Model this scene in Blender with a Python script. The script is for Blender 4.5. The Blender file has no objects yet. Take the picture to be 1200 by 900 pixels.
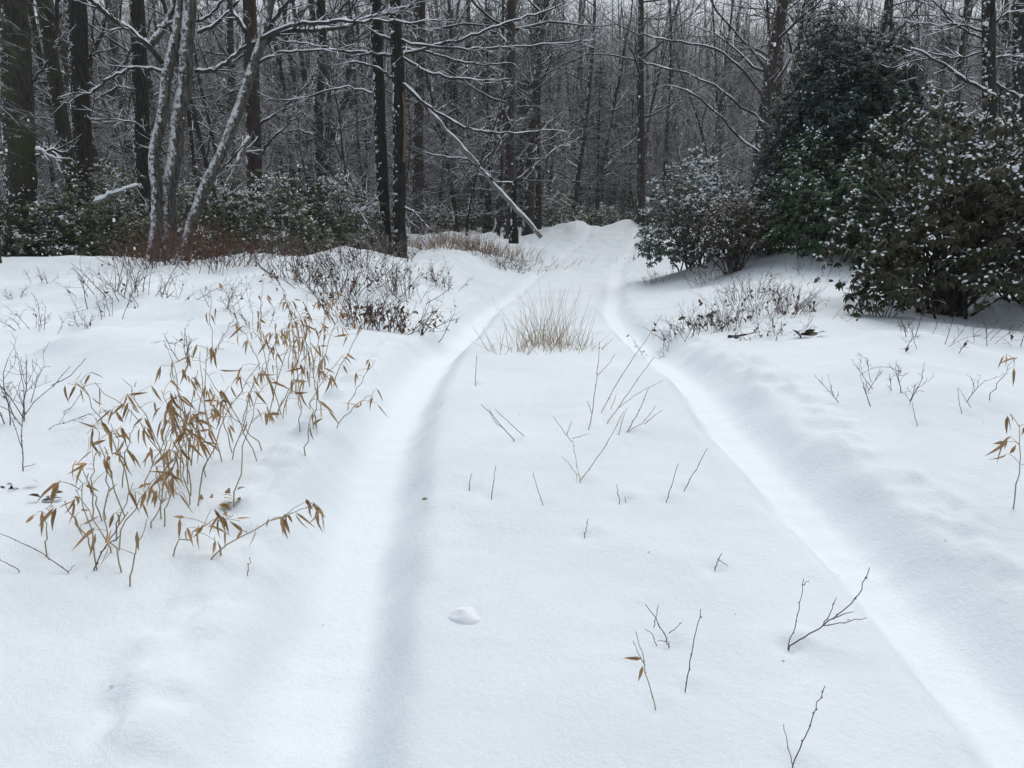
import bpy, math, random
import numpy as np
from mathutils import Vector

rng = np.random.default_rng(7)
random.seed(7)
SC = bpy.context.scene
COL = SC.collection

# ------------------------------------------------------------------ camera, world, sun, exposure
PITCH = math.radians(14.0)
CAMZ = 1.45
FPX = 900.0                                   # focal length in pixels of the 1200 px wide photograph
cam_d = bpy.data.cameras.new('camera')
cam_d.sensor_width = 36.0
cam_d.lens = 36.0 * FPX / 1200.0
cam_d.clip_start = 0.05
cam_d.clip_end = 1500
cam = bpy.data.objects.new('camera', cam_d)
COL.objects.link(cam)
cam.location = (0, 0, CAMZ)
cam.rotation_euler = (math.pi / 2 - PITCH, 0, 0)
SC.camera = cam

SUN_EL, SUN_AZ = math.radians(66), math.radians(20)     # azimuth from +Y towards +X
world = bpy.data.worlds.new('World')
SC.world = world
world.use_nodes = True
wn = world.node_tree
wn.nodes.clear()
w_out = wn.nodes.new('ShaderNodeOutputWorld')
w_bg = wn.nodes.new('ShaderNodeBackground')
w_sky = wn.nodes.new('ShaderNodeTexSky')
w_sky.sky_type = 'NISHITA'
w_sky.sun_disc = False
w_sky.sun_elevation = SUN_EL
w_sky.sun_rotation = SUN_AZ
w_sky.air_density = 1.0
w_sky.dust_density = 4.0
w_hs = wn.nodes.new('ShaderNodeHueSaturation')
w_hs.inputs['Saturation'].default_value = 0.47
w_hs.inputs['Value'].default_value = 1.0
w_bg.inputs['Strength'].default_value = 0.14
wn.links.new(w_sky.outputs[0], w_hs.inputs['Color'])
wn.links.new(w_hs.outputs[0], w_bg.inputs[0])
wn.links.new(w_bg.outputs[0], w_out.inputs[0])

sun_d = bpy.data.lights.new('sun', 'SUN')
sun_d.energy = 0.6
sun_d.angle = math.radians(70)
sun_d.color = (1.0, 0.98, 0.96)
sun = bpy.data.objects.new('sun', sun_d)
COL.objects.link(sun)
_sd = Vector((math.sin(SUN_AZ) * math.cos(SUN_EL), math.cos(SUN_AZ) * math.cos(SUN_EL), math.sin(SUN_EL)))
sun.rotation_euler = _sd.to_track_quat('Z', 'Y').to_euler()

SC.view_settings.view_transform = 'Standard'
SC.view_settings.look = 'None'
SC.view_settings.exposure = 0.16
SC.view_settings.gamma = 1.0
SC.view_settings.use_curve_mapping = False
SC.cycles.max_bounces = 6
SC.cycles.diffuse_bounces = 3
SC.cycles.glossy_bounces = 1
SC.cycles.transmission_bounces = 0
SC.cycles.volume_bounces = 0
SC.cycles.caustics_reflective = False
SC.cycles.caustics_refractive = False


# ------------------------------------------------------------------ pixel helpers
def ray(px, py):
    cx, cy = (px - 600.0) / FPX, (450.0 - py) / FPX
    d = np.array([cx, math.cos(PITCH) + cy * math.sin(PITCH), -math.sin(PITCH) + cy * math.cos(PITCH)])
    return d


def at(px, py, Y):
    """the point seen at a pixel of the photograph, Y metres ahead"""
    d = ray(px, py)
    return np.array([0, 0, CAMZ]) + d * (Y / d[1])


def to_px(p):
    v = np.array(p, float) - np.array([0, 0, CAMZ])
    zc = v[1] * math.cos(PITCH) - v[2] * math.sin(PITCH)
    up = v[1] * math.sin(PITCH) + v[2] * math.cos(PITCH)
    return 600 + FPX * v[0] / zc, 450 - FPX * up / zc


# ------------------------------------------------------------------ noise and terrain
def _hash(ix, iy, seed):
    h = (ix.astype(np.int64) * 374761393 + iy.astype(np.int64) * 668265263 + seed * 2147483647) & 0xFFFFFFFF
    h = ((h ^ (h >> 13)) * 1274126177) & 0xFFFFFFFF
    h = (h ^ (h >> 16)) & 0xFFFFFFFF
    return h / 4294967295.0


def vn(x, y, seed=0):
    x = np.asarray(x, float)
    y = np.asarray(y, float)
    ix, iy = np.floor(x), np.floor(y)
    fx, fy = x - ix, y - iy
    fx = fx * fx * fx * (fx * (fx * 6 - 15) + 10)
    fy = fy * fy * fy * (fy * (fy * 6 - 15) + 10)
    a, b = _hash(ix, iy, seed), _hash(ix + 1, iy, seed)
    c, d = _hash(ix, iy + 1, seed), _hash(ix + 1, iy + 1, seed)
    return (a + (b - a) * fx) * (1 - fy) + (c + (d - c) * fx) * fy - 0.5


def fbm(x, y, seed=0, n=3):
    s, a = 0, 1.0
    for k in range(n):
        s = s + a * vn(x * 2 ** k + 17.3 * k, y * 2 ** k - 9.1 * k, seed + k)
        a *= 0.5
    return s


def sst(x, a, b):
    t = np.clip((x - a) / (b - a), 0, 1)
    return t * t * (3 - 2 * t)


def smooth_curve(xs, ys, width=1.0):
    gx = np.linspace(-300, 300, 6001)
    gy = np.interp(gx, xs, ys)
    k = int(width / 0.1) | 1
    ker = np.hanning(k + 2)[1:-1]
    ker /= ker.sum()
    pad = np.pad(gy, k // 2, mode='edge')
    gy = np.convolve(pad, ker, 'valid')
    return lambda v: np.interp(v, gx, gy)


FAR = [(45, -0.9), (60, -1.6), (80, -.5), (110, 4.0), (150, 12), (200, 21), (300, 30)]
road_z = smooth_curve([-10, 0, 1.5, 3.7, 5, 6.2, 7.3, 10, 15, 22, 30, 36] + [a for a, b in FAR],
                      [.02, .06, .10, .24, .27, .19, .06, -.18, -.46, -.52, -.30, -.10] + [b for a, b in FAR], 1.2)
left_z = smooth_curve([-10, 0, 3, 6, 10, 14, 18, 24, 30, 36] + [a for a, b in FAR],
                      [.1, .16, .24, .26, .20, .20, -.02, -.15, -.12, -.10] + [b for a, b in FAR], 2.4)
right_z = smooth_curve([-10, 0, 4, 8.5, 15, 22, 30, 36] + [a for a, b in FAR],
                       [.1, .14, .32, .18, .10, .04, -.02, -.05] + [b for a, b in FAR], 2.4)

# the middle of the wheel tracks, read off the photograph row by row
_rows = [(900, 372, 1190), (800, 392, 1103), (700, 410, 1022), (600, 433, 936), (500, 464, 852), (430, 506, 782),
         (400, 545, 740), (370, 573, 712), (350, 612, 706), (321, 648, 708), (300, 683, 716), (285, 700, 724), (268, 728, 742)]
_my, _mx, _gs = [], [], []
for py, l, r in _rows:
    e = []
    for q in (l, r):                                  # each wheel's floor lies below the road
        d = ray(q, py)
        t = np.linspace(1, 60, 20000)
        Y, Z = d[1] * t, CAMZ + d[2] * t
        below = np.nonzero(Z < road_z(Y) - .172 * (1 - .5 * sst(Y, 9, 18)))[0]
        k = below[0] if len(below) else -1
        e.append((Y[k], d[0] * t[k]))
    _my.append((e[0][0] + e[1][0]) / 2)
    _mx.append((e[0][1] + e[1][1]) / 2)
    if py >= 500: _gs.append(e[1][1] - e[0][1])
_my, _mx = np.array(_my), np.array(_mx)
_o = np.argsort(_my)
_my, _mx = _my[_o], _mx[_o]
_s0 = (_mx[1] - _mx[0]) / max(_my[1] - _my[0], .1)
mid_x = smooth_curve(np.concatenate([[-10], _my, [_my[-1] + 12, 300]]),
                     np.concatenate([[_mx[0] - _s0 * (_my[0] + 10)], _mx, [_mx[-1] + 1.5, _mx[-1] + 12]]), 1.6)
GAUGE = float(np.mean(_gs))
print('gauge', _gs)

MOUNDS = []          # (x, y, height, rx, ry), filled before the ground is sampled


PACK = {}


def H(x, y, fine=True):
    x = np.asarray(x, float)
    y = np.asarray(y, float)
    m = mid_x(y)
    dx = x - m
    wl = sst(-dx, 1.0, 2.9)
    wr = sst(dx, 1.1, 2.6 + 1.8 * sst(y, 8, 14))
    z = road_z(y) * (1 - wl - wr) + left_z(y) * wl + right_z(y) * wr
    off = np.maximum(wl, wr)
    near = 1 - sst(y, 28, 45)
    # drifts and buried plants away from the road
    z = z + off * ((.07 + .09 * sst(y, 3, 9)) * fbm(x * .45 + 3, y * .40, 11, 3) + 0.10 * fbm(x * 1.5, y * 1.3, 31, 2) * (0.6 + 0.8 * wl)) * near
    z = z + off * 0.8 * fbm(x * .05, y * .05, 91, 2) * sst(y, 34, 70)
    z = z + 0.18 * fbm(x * 1.1 + 2, y * .8, 207, 3) * sst(y, 15, 22) * near
    hump = 0.02 * fbm(x * 1.3 + 5, y * .9, 57, 2)
    z = z + (1 - off) * hump
    # the two wheel tracks
    wob = 0.05 * fbm(y * .9, y * 0 + .5, 77, 2)
    amp = 0.172 * (1 - .55 * sst(y, 9, 18)) * (1 - sst(y, 34, 40))
    packed = 0 * z
    for s in (-1, 1):
        e = dx - s * GAUGE / 2 - wob * (0.6 if s < 0 else 1)
        inn = -s * e                                   # towards the middle
        ragged = 0.055 * fbm(x * 4.5 + s * 9, y * 3.2, 41, 2)
        up_in = sst(inn, .06 + ragged * .7, .30 + ragged * .7)
        up_out = sst(-inn, .07, .34 + ragged * 1.5)
        z = z - amp * (1 - up_in) * (1 - up_out)
        # a low crumbled bank thrown up outside each track
        bank = np.exp(-((-inn - .44) / .14) ** 2)
        z = z + bank * (.012 + .085 * np.maximum(fbm(x * 8.5, y * 6.5 + s * 7, 63, 2), -.15)) * (1 - off * .4) * near
        # tread marks pressed across the floor
        floor = (1 - up_in) * (1 - up_out)
        packed = np.maximum(packed, (1 - sst(inn, .05 + ragged * .3, .22 + ragged * .3)) * (1 - sst(-inn, .02, .26 + ragged)))
        if fine:
            z = z + floor * 0.006 * np.sin(y * 36 + 3 * fbm(x * 2, y * 2, 5, 2)) * (vn(x * 1.2, y * 1.1, 19) + .25) * near
    for (mx, my, h, rx, ry) in MOUNDS:
        z = z + h * np.exp(-((x - mx) / rx) ** 2 - ((y - my) / ry) ** 2)
    if fine:
        cx, cy = np.floor(x / .34), np.floor(y / .34)
        h1, h2, h3 = _hash(cx, cy, 301), _hash(cx, cy, 302), _hash(cx, cy, 303)
        dd = ((x / .34 - cx - .3 - .4 * h1) ** 2 + (y / .34 - cy - .3 - .4 * h2) ** 2) * .34 ** 2
        z = z - .009 * h1 * np.exp(-dd / (.018 + .025 * h2) ** 2) * (h3 < .30) * near
        z = z + (0.0050 * fbm(x * 7, y * 13, 71, 3) + .016 * fbm(x * 2.3, y * 3.0, 73, 3)) * near * (1 - .6 * packed)
    PACK['last'] = packed
    return z


def hit(px, py, tmax=70):
    """where the line of sight through a pixel of the photograph meets the snow"""
    d = ray(px, py)
    t = np.concatenate([np.arange(1, 12, .01), np.arange(12, tmax, .04)])
    P = d[None] * t[:, None] + np.array([0, 0, CAMZ])
    b = np.nonzero(P[:, 2] < H(P[:, 0], P[:, 1]))[0]
    k = b[0] if len(b) else len(t) - 1
    return P[k]


def mound(px, py, Y, h, rx, ry):
    p = at(px, py, Y)
    MOUNDS.append((p[0], p[1], h, rx, ry))


mound(520, 280, 25, .42, 2.2, 2.0)
mound(680, 270, 33, .46, 1.1, 1.6)
mound(735, 265, 36.5, .34, .8, 1.4)
mound(420, 300, 14.5, .26, .8, .8)
mound(870, 290, 16, .25, 1.6, 1.0)
mound(960, 300, 14, .30, 1.2, 1.2)
_p = hit(545, 722)
CLOD = _p
for (a, b, h, r) in [(170, 795, .008, .07), (125, 868, .008, .06), (330, 330, .08, .5), (40, 320, .08, .7), (130, 400, .08, .5),
                     (60, 450, .06, .5), (1080, 400, .07, .5), (1140, 470, .05, .5), (560, 830, -.012, .12), (250, 370, .06, .4),
                     (1110, 350, .18, .7)]:
    q = hit(a, b)
    MOUNDS.append((q[0], q[1], h, r, r))


# ------------------------------------------------------------------ mesh helpers
class MB:
    def __init__(s):
        s.v, s.t, s.q, s.tm, s.qm, s.n = [], [], [], [], [], 0

    def add(s, V, tris=None, quads=None, mat=0):
        V = np.asarray(V, float).reshape(-1, 3)
        if tris is not None and len(tris):
            T = np.asarray(tris, np.int64).reshape(-1, 3) + s.n
            s.t.append(T); s.tm.append(np.full(len(T), mat))
        if quads is not None and len(quads):
            Q = np.asarray(quads, np.int64).reshape(-1, 4) + s.n
            s.q.append(Q); s.qm.append(np.full(len(Q), mat))
        s.v.append(V)
        s.n += len(V)

    def tubes(s, P, R, sides=4, mat=0, squash=1.0, cap=False):
        """P [N,K,3] paths, R [N,K] radii"""
        P = np.asarray(P, float)
        R = np.asarray(R, float)
        if P.ndim == 2:
            P, R = P[None], R[None]
        N, K, _ = P.shape
        T = np.gradient(P, axis=1)
        T /= np.linalg.norm(T, axis=2, keepdims=True) + 1e-9
        up = np.zeros_like(T)
        vert = np.abs(T[:, :, 2]).mean(axis=1) > .8
        up[:, :, 2] = 1
        up[vert] = [0, 1, 0]
        A = np.cross(T, up)
        A /= np.linalg.norm(A, axis=2, keepdims=True) + 1e-9
        B = np.cross(A, T)
        ang = 2 * np.pi * (np.arange(sides) + .5) / sides
        V = P[:, :, None] + R[:, :, None, None] * (np.cos(ang)[None, None, :, None] * A[:, :, None] + squash * np.sin(ang)[None, None, :, None] * B[:, :, None])
        idx = np.arange(N * K * sides).reshape(N, K, sides)
        a, b = idx[:, :-1], idx[:, 1:]
        Q = np.stack([a, np.roll(a, -1, 2), np.roll(b, -1, 2), b], -1).reshape(-1, 4)
        s.add(V.reshape(-1, 3), None, Q, mat)
        if cap:
            for e in (idx[:, 0, ::-1], idx[:, -1]):
                for k in range(1, sides - 1):
                    s.t.append(np.stack([e[:, 0], e[:, k], e[:, k + 1]], -1) + s.n - N * K * sides)
                    s.tm.append(np.full(N, mat))

    def scatter(s, TV, tris, quads, M, O, mat=0):
        """copies of a small shape: TV [k,3], M [N,3,3] rows are its axes, O [N,3]"""
        TV = np.asarray(TV, float)
        V = np.einsum('kj,njc->nkc', TV, M) + O[:, None]
        N, k = len(O), len(TV)
        base = (np.arange(N) * k)[:, None, None]
        T = (np.asarray(tris)[None] + base).reshape(-1, 3) if tris is not None and len(tris) else None
        Q = (np.asarray(quads)[None] + base).reshape(-1, 4) if quads is not None and len(quads) else None
        s.add(V.reshape(-1, 3), T, Q, mat)

    def mesh(s, name, mats, smooth=True):
        V = np.concatenate(s.v) if s.v else np.zeros((0, 3))
        T = np.concatenate(s.t) if s.t else np.zeros((0, 3), np.int64)
        Q = np.concatenate(s.q) if s.q else np.zeros((0, 4), np.int64)
        mi = np.concatenate([np.concatenate(s.tm) if s.tm else [], np.concatenate(s.qm) if s.qm else []]).astype(np.int32)
        me = bpy.data.meshes.new(name)
        me.vertices.add(len(V))
        me.vertices.foreach_set('co', V.astype(np.float32).ravel())
        loops = np.concatenate([T.ravel(), Q.ravel()]).astype(np.int32)
        me.loops.add(len(loops))
        me.loops.foreach_set('vertex_index', loops)
        nf = len(T) + len(Q)
        me.polygons.add(nf)
        st = np.concatenate([np.arange(len(T)) * 3, len(T) * 3 + np.arange(len(Q)) * 4]).astype(np.int32)
        me.polygons.foreach_set('loop_start', st)
        me.polygons.foreach_set('loop_total', np.concatenate([np.full(len(T), 3), np.full(len(Q), 4)]).astype(np.int32))
        me.polygons.foreach_set('material_index', mi)
        me.polygons.foreach_set('use_smooth', np.full(nf, smooth))
        for m in (mats if isinstance(mats, (list, tuple)) else [mats]):
            me.materials.append(m)
        me.update(calc_edges=True)
        return me

    def build(s, name, mats, parent=None, smooth=True, origin=None):
        if origin is not None:
            for a in s.v:
                a -= np.asarray(origin)[None]
        o = bpy.data.objects.new(name, s.mesh(name, mats, smooth))
        COL.objects.link(o)
        if parent is not None:
            o.parent = parent
        elif origin is not None:
            o.location = origin
        return o


def tag(o, label=None, cat=None, group=None, kind=None):
    if label: o['label'] = label
    if cat: o['category'] = cat
    if group: o['group'] = group
    if kind: o['kind'] = kind
    return o


def empty(name, loc=(0, 0, 0), label=None, cat=None, group=None):
    o = bpy.data.objects.new(name, None)
    o.empty_display_size = .2
    COL.objects.link(o)
    o.location = [float(c) for c in loc]
    return tag(o, label, cat, group)


def dup(root, loc, rz=0.0, scale=(1, 1, 1), label=None, group=None, tilt=(0, 0)):
    r = root.copy()
    COL.objects.link(r)
    r.location = [float(c) for c in loc]
    r.rotation_euler = (tilt[0], tilt[1], rz)
    r.scale = scale
    if label: r['label'] = label
    if group: r['group'] = group
    for ch in list(root.children):
        c = ch.copy()
        COL.objects.link(c)
        c.parent = r
        for g in ch.children:
            d = g.copy()
            COL.objects.link(d)
            d.parent = c
    return r


# ------------------------------------------------------------------ materials
def mat_new(name):
    m = bpy.data.materials.new(name)
    m.use_nodes = True
    nt = m.node_tree
    b = nt.nodes['Principled BSDF']
    b.inputs['Specular IOR Level'].default_value = 0.2
    return m, nt, b


def noise(nt, scale, detail=3, vec=None, rough=.55):
    n = nt.nodes.new('ShaderNodeTexNoise')
    n.inputs['Scale'].default_value = scale
    n.inputs['Detail'].default_value = detail
    n.inputs['Roughness'].default_value = rough
    if vec is not None:
        nt.links.new(vec, n.inputs['Vector'])
    return n.outputs['Fac']


def mathn(nt, op, a, b=None, clamp=False):
    n = nt.nodes.new('ShaderNodeMath')
    n.operation = op
    n.use_clamp = clamp
    for i, v in enumerate((a, b)):
        if v is None: continue
        if isinstance(v, (int, float)): n.inputs[i].default_value = v
        else: nt.links.new(v, n.inputs[i])
    return n.outputs[0]


def maprange(nt, v, a, b, c=0, d=1, smooth=True):
    n = nt.nodes.new('ShaderNodeMapRange')
    n.interpolation_type = 'SMOOTHSTEP' if smooth else 'LINEAR'
    nt.links.new(v, n.inputs['Value'])
    for k, x in zip(('From Min', 'From Max', 'To Min', 'To Max'), (a, b, c, d)):
        n.inputs[k].default_value = x
    return n.outputs['Result']


def mixc(nt, f, a, b):
    n = nt.nodes.new('ShaderNodeMix')
    n.data_type = 'RGBA'
    if isinstance(f, (int, float)): n.inputs[0].default_value = f
    else: nt.links.new(f, n.inputs[0])
    for i, v in ((6, a), (7, b)):
        if isinstance(v, tuple): n.inputs[i].default_value = v if len(v) == 4 else (*v, 1)
        else: nt.links.new(v, n.inputs[i])
    return n.outputs[2]


def bump(nt, b, h, strength, dist):
    n = nt.nodes.new('ShaderNodeBump')
    n.inputs['Strength'].default_value = strength
    n.inputs['Distance'].default_value = dist
    nt.links.new(h, n.inputs['Height'])
    nt.links.new(n.outputs[0], b.inputs['Normal'])


def dotn(nt, v):
    g = nt.nodes.new('ShaderNodeNewGeometry')
    n = nt.nodes.new('ShaderNodeVectorMath')
    n.operation = 'DOT_PRODUCT'
    nt.links.new(g.outputs['Normal'], n.inputs[0])
    n.inputs[1].default_value = v
    return n.outputs['Value'], g.outputs['Position']


SNOWC = (0.84, 0.88, 0.92)


def mat_snow_ground():
    m, nt, b = mat_new('snow')
    g = nt.nodes.new('ShaderNodeNewGeometry')
    n1 = noise(nt, 1.3, 4, g.outputs['Position'])
    c = mixc(nt, maprange(nt, n1, .3, .7), (.725, .80, .84), (.79, .86, .895))
    at_ = nt.nodes.new('ShaderNodeAttribute')
    at_.attribute_name = 'packed'                       # wheel-packed snow is denser and whiter than the loose crust
    c = mixc(nt, at_.outputs['Fac'], c, (.83, .90, .935))
    nt.links.new(c, b.inputs['Base Color'])
    b.inputs['Roughness'].default_value = .85
    n2 = noise(nt, 38, 5, g.outputs['Position'], .7)
    n3 = noise(nt, 260, 2, g.outputs['Position'], .6)
    h = mathn(nt, 'ADD', n2, mathn(nt, 'MULTIPLY', n3, .35))
    bump(nt, b, h, .60, .012)
    return m


def mat_snow(name='caught_snow'):
    m, nt, b = mat_new(name)
    g = nt.nodes.new('ShaderNodeNewGeometry')
    c = mixc(nt, noise(nt, 30, 2, g.outputs['Position']), (.78, .82, .87), (.88, .91, .94))
    nt.links.new(c, b.inputs['Base Color'])
    b.inputs['Roughness'].default_value = .85
    bump(nt, b, noise(nt, 90, 3, g.outputs['Position']), .4, .01)
    return m


def mat_bark(name, dark, light, wind=.72, wind_soft=.25, patch=6.0, moss=None, top=.45, wdir=(-.80, -.45, .40), pgrain=(4, .65), plaster=(.80, .84, .88)):
    """bark; snow lies on what faces up and is plastered on the windward (left) side"""
    m, nt, b = mat_new(name)
    nz, pos = dotn(nt, (0, 0, 1))
    nw, _ = dotn(nt, wdir)
    mp = nt.nodes.new('ShaderNodeMapping')
    mp.inputs['Scale'].default_value = (1, 1, .16)
    nt.links.new(pos, mp.inputs['Vector'])
    f = noise(nt, 26, 4, mp.outputs[0], .65)
    c = mixc(nt, maprange(nt, f, .32, .68), dark, light)
    pn = noise(nt, patch, pgrain[0], pos, pgrain[1])
    if moss:
        c = mixc(nt, maprange(nt, noise(nt, 2.2, 3, pos), .45, .65), c, moss)
    sn = mathn(nt, 'MULTIPLY', maprange(nt, mathn(nt, 'ADD', nw, mathn(nt, 'MULTIPLY', mathn(nt, 'SUBTRACT', pn, .5), 3.6)), wind, wind + wind_soft), 1.0)
    st = maprange(nt, mathn(nt, 'ADD', nz, mathn(nt, 'MULTIPLY', mathn(nt, 'SUBTRACT', pn, .5), .8)), top, top + .2)
    c = mixc(nt, sn, c, plaster)
    c = mixc(nt, st, c, (.80, .84, .88))
    nt.links.new(c, b.inputs['Base Color'])
    b.inputs['Roughness'].default_value = .9
    bump(nt, b, f, .8, .03)
    return m


def mat_leaf(name, c1, c2, top=.5, soft=.2, jitter=.9, patch=9, sheen=.3, scale=5):
    m, nt, b = mat_new(name)
    nz, pos = dotn(nt, (0, 0, 1))
    n = noise(nt, scale, 3, pos)
    gi = nt.nodes.new('ShaderNodeNewGeometry')
    c = mixc(nt, mathn(nt, 'ADD', mathn(nt, 'MULTIPLY', maprange(nt, n, .35, .65), .5), mathn(nt, 'MULTIPLY', gi.outputs['Random Per Island'], .5)), c1, c2)
    if top < 2:
        pn = noise(nt, patch, 3, pos, .6)
        s = maprange(nt, mathn(nt, 'ADD', nz, mathn(nt, 'MULTIPLY', mathn(nt, 'SUBTRACT', pn, .5), jitter)), top, top + soft)
        c = mixc(nt, s, c, (.80, .84, .88))
    nt.links.new(c, b.inputs['Base Color'])
    b.inputs['Roughness'].default_value = .5
    b.inputs['Specular IOR Level'].default_value = sheen
    return m


M = {}
M['ground'] = mat_snow_ground()
M['snow'] = mat_snow()
M['bark_far'] = mat_bark('grey_bark', (.020, .018, .0165), (.054, .047, .042), wind=.95, wind_soft=.3)
M['bark_red'] = mat_bark('brown_bark', (.030, .023, .0205), (.070, .054, .047), wind=1.05, wind_soft=.3)
M['bark_dark'] = mat_bark('dark_bark', (.013, .0115, .011), (.050, .045, .040), wind=.98, wind_soft=.2, patch=16)
M['bark_moss'] = mat_bark('mossy_bark', (.018, .017, .014), (.055, .05, .042), wind=1.0, wind_soft=.25, patch=14, moss=(.04, .048, .022))
M['bark_maple'] = mat_bark('snow_plastered_bark', (.026, .024, .022), (.13, .12, .108), pgrain=(7, .8), wind=.70, wind_soft=.30, patch=12, plaster=(.66, .68, .69), top=.35, wdir=(-.40, -.82, .40))
M['birch'] = mat_bark('pale_bark', (.10, .095, .09), (.26, .25, .24), wind=.8, wind_soft=.3, patch=9, top=.2)
M['bark_oak'] = mat_bark('oak_bark', (.010, .009, .009), (.034, .03, .028), wind=1.0, wind_soft=.15, patch=10)
M['twig_far'] = mat_bark('grey_twigs', (.021, .020, .0165), (.047, .045, .038), wind=1.3, top=.32, patch=3)
M['limb'] = mat_bark('limb_bark', (.022, .02, .019), (.06, .055, .05), wind=1.2, top=.5, patch=8)
M['split_wood'] = mat_bark('split_wood', (.12, .085, .05), (.20, .15, .09), wind=3, top=3)
M['rhodo'] = mat_leaf('rhododendron_leaf', (.019, .022, .009), (.046, .048, .019), top=.84, soft=.3, jitter=1.1, patch=13)
M['rhodo_brown'] = mat_leaf('browned_leaf', (.03, .026, .014), (.055, .045, .024), top=.82, jitter=.9, patch=8)
M['laurel'] = mat_leaf('laurel_leaf', (.036, .050, .020), (.075, .094, .038), top=.84, jitter=1.1, patch=4)
M['laurel2'] = mat_leaf('rhododendron_dusted_leaf', (.028, .044, .032), (.062, .084, .058), top=.80, jitter=1.1, patch=4)
M['holly'] = mat_leaf('evergreen_leaf', (.014, .033, .028), (.034, .060, .050), top=.86, soft=.5, jitter=1.1, patch=5)
M['green_shrub'] = mat_leaf('green_shrub_leaf', (.020, .048, .018), (.045, .085, .032), top=.92, jitter=1.0, patch=6)
M['hemlock'] = mat_leaf('hemlock_needles', (.013, .030, .020), (.03, .056, .036), top=.86, jitter=1.2, patch=3, sheen=.1)
M['cane'] = mat_leaf('cane_stem', (.27, .21, .12), (.40, .33, .21), top=3, scale=9)
M['cane_leaf'] = mat_leaf('dry_cane_leaf', (.20, .105, .042), (.53, .36, .18), top=1.0, jitter=1.0, scale=14, sheen=.15)
M['grass'] = mat_leaf('dry_grass', (.27, .195, .10), (.44, .345, .20), top=3, scale=8, sheen=.15)
M['sedge'] = mat_leaf('brown_grass', (.22, .13, .075), (.37, .24, .14), top=.9, jitter=.8, scale=6, sheen=.1)
M['twig'] = mat_leaf('twig_bark', (.085, .065, .055), (.16, .125, .105), top=3, scale=20, sheen=.15)
M['twig_red'] = mat_leaf('reddish_twig_bark', (.085, .045, .042), (.16, .09, .08), top=3, scale=20, sheen=.15)
M['brush_red'] = mat_leaf('brown_brush_twigs', (.07, .047, .040), (.14, .095, .08), top=.8, jitter=.7, patch=6, scale=8, sheen=.1)
M['brush'] = mat_leaf('brush_twigs', (.075, .06, .055), (.16, .13, .12), top=.62, jitter=.7, patch=6, scale=8, sheen=.1)
M['rust'] = mat_leaf('rust_brown_twigs', (.10, .052, .040), (.17, .095, .075), top=1.0, jitter=.7, patch=6, scale=8, sheen=.1)
M['dead_leaf'] = mat_leaf('dead_leaf', (.075, .042, .026), (.17, .10, .06), top=.75, jitter=.8, scale=12, sheen=.15)
M['dead_dark'] = mat_leaf('dark_dead_leaf', (.02, .018, .016), (.05, .035, .03), top=.8, jitter=.8, scale=12, sheen=.3)

# ------------------------------------------------------------------ the ground: one snow sheet
def axis(dense_lo, dense_hi, step, lo, hi, grow):
    a = list(np.arange(dense_lo, dense_hi, step))
    s = step
    while a[-1] < hi:
        s *= grow
        a.append(a[-1] + s)
    s = step
    while a[0] > lo:
        s *= grow
        a.insert(0, a[0] - s)
    return np.array(a)


xs = axis(-3.2, 4.4, .024, -260, 260, 1.05)
ys = [-14, -8, -4, -2, -1, -.4, 0, .3, .6]
while ys[-1] < 260:
    ys.append(ys[-1] + max(.02, .0085 * ys[-1]))
ys = np.array(ys)
GX, GY = np.meshgrid(xs, ys)
GZ = H(GX, GY)
GP = PACK['last']
nx_, ny_ = len(xs), len(ys)
idx = np.arange(nx_ * ny_).reshape(ny_, nx_)
mb = MB()
mb.add(np.stack([GX, GY, GZ], -1).reshape(-1, 3), None,
       np.stack([idx[:-1, :-1], idx[:-1, 1:], idx[1:, 1:], idx[1:, :-1]], -1).reshape(-1, 4))
go = mb.build('snow_ground', M['ground'])
ga = go.data.attributes.new('packed', 'FLOAT', 'POINT')
ga.data.foreach_set('value', GP.ravel().astype(np.float32))
tag(go, 'snow covered woodland clearing with two wheel tracks', None, None, 'structure')


# ------------------------------------------------------------------ shapes used many times
ICO_V = []
_g = (1 + 5 ** .5) / 2
for a, b in ((1, _g), (-1, _g), (1, -_g), (-1, -_g)):
    ICO_V += [(0, a, b), (a, b, 0), (b, 0, a)]
ICO_V = np.array(ICO_V, float)
ICO_V /= np.linalg.norm(ICO_V[0])
ICO_T = []
for i in range(12):
    for j in range(i + 1, 12):
        for k in range(j + 1, 12):
            d = [np.linalg.norm(ICO_V[a] - ICO_V[b]) for a, b in ((i, j), (j, k), (i, k))]
            if max(d) < 1.1:
                n = np.cross(ICO_V[j] - ICO_V[i], ICO_V[k] - ICO_V[i])
                ICO_T.append((i, j, k) if n @ ICO_V[i] > 0 else (i, k, j))
# a leaf along +x, normal +z, gently folded and drooping at its tip
LEAF_V = np.array([(0, 0, 0), (.4, .5, .06), (.42, 0, 0), (.4, -.5, .06), (.75, .38, -.03), (.77, 0, -.09), (.75, -.38, -.03), (1, 0, -.2)])
LEAF_T = [(0, 2, 1), (0, 3, 2), (4, 5, 7), (5, 6, 7)]
LEAF_Q = [(1, 2, 5, 4), (2, 3, 6, 5)]
# a narrower cane leaf, long drawn-out tip
CLEAF_V = np.array([(0, 0, 0), (.25, .45, .05), (.27, 0, 0), (.25, -.45, .05), (.6, .32, .01), (.62, 0, -.04), (.6, -.32, .01), (1, 0, -.12)])


def frames(D, U):
    """rows x=D, y, z~U"""
    D = D / (np.linalg.norm(D, axis=1, keepdims=True) + 1e-9)
    Yv = np.cross(U, D)
    Yv /= np.linalg.norm(Yv, axis=1, keepdims=True) + 1e-9
    Z = np.cross(D, Yv)
    return np.stack([D, Yv, Z], 1)


def unit(v):
    return v / (np.linalg.norm(v, axis=-1, keepdims=True) + 1e-9)


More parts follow.
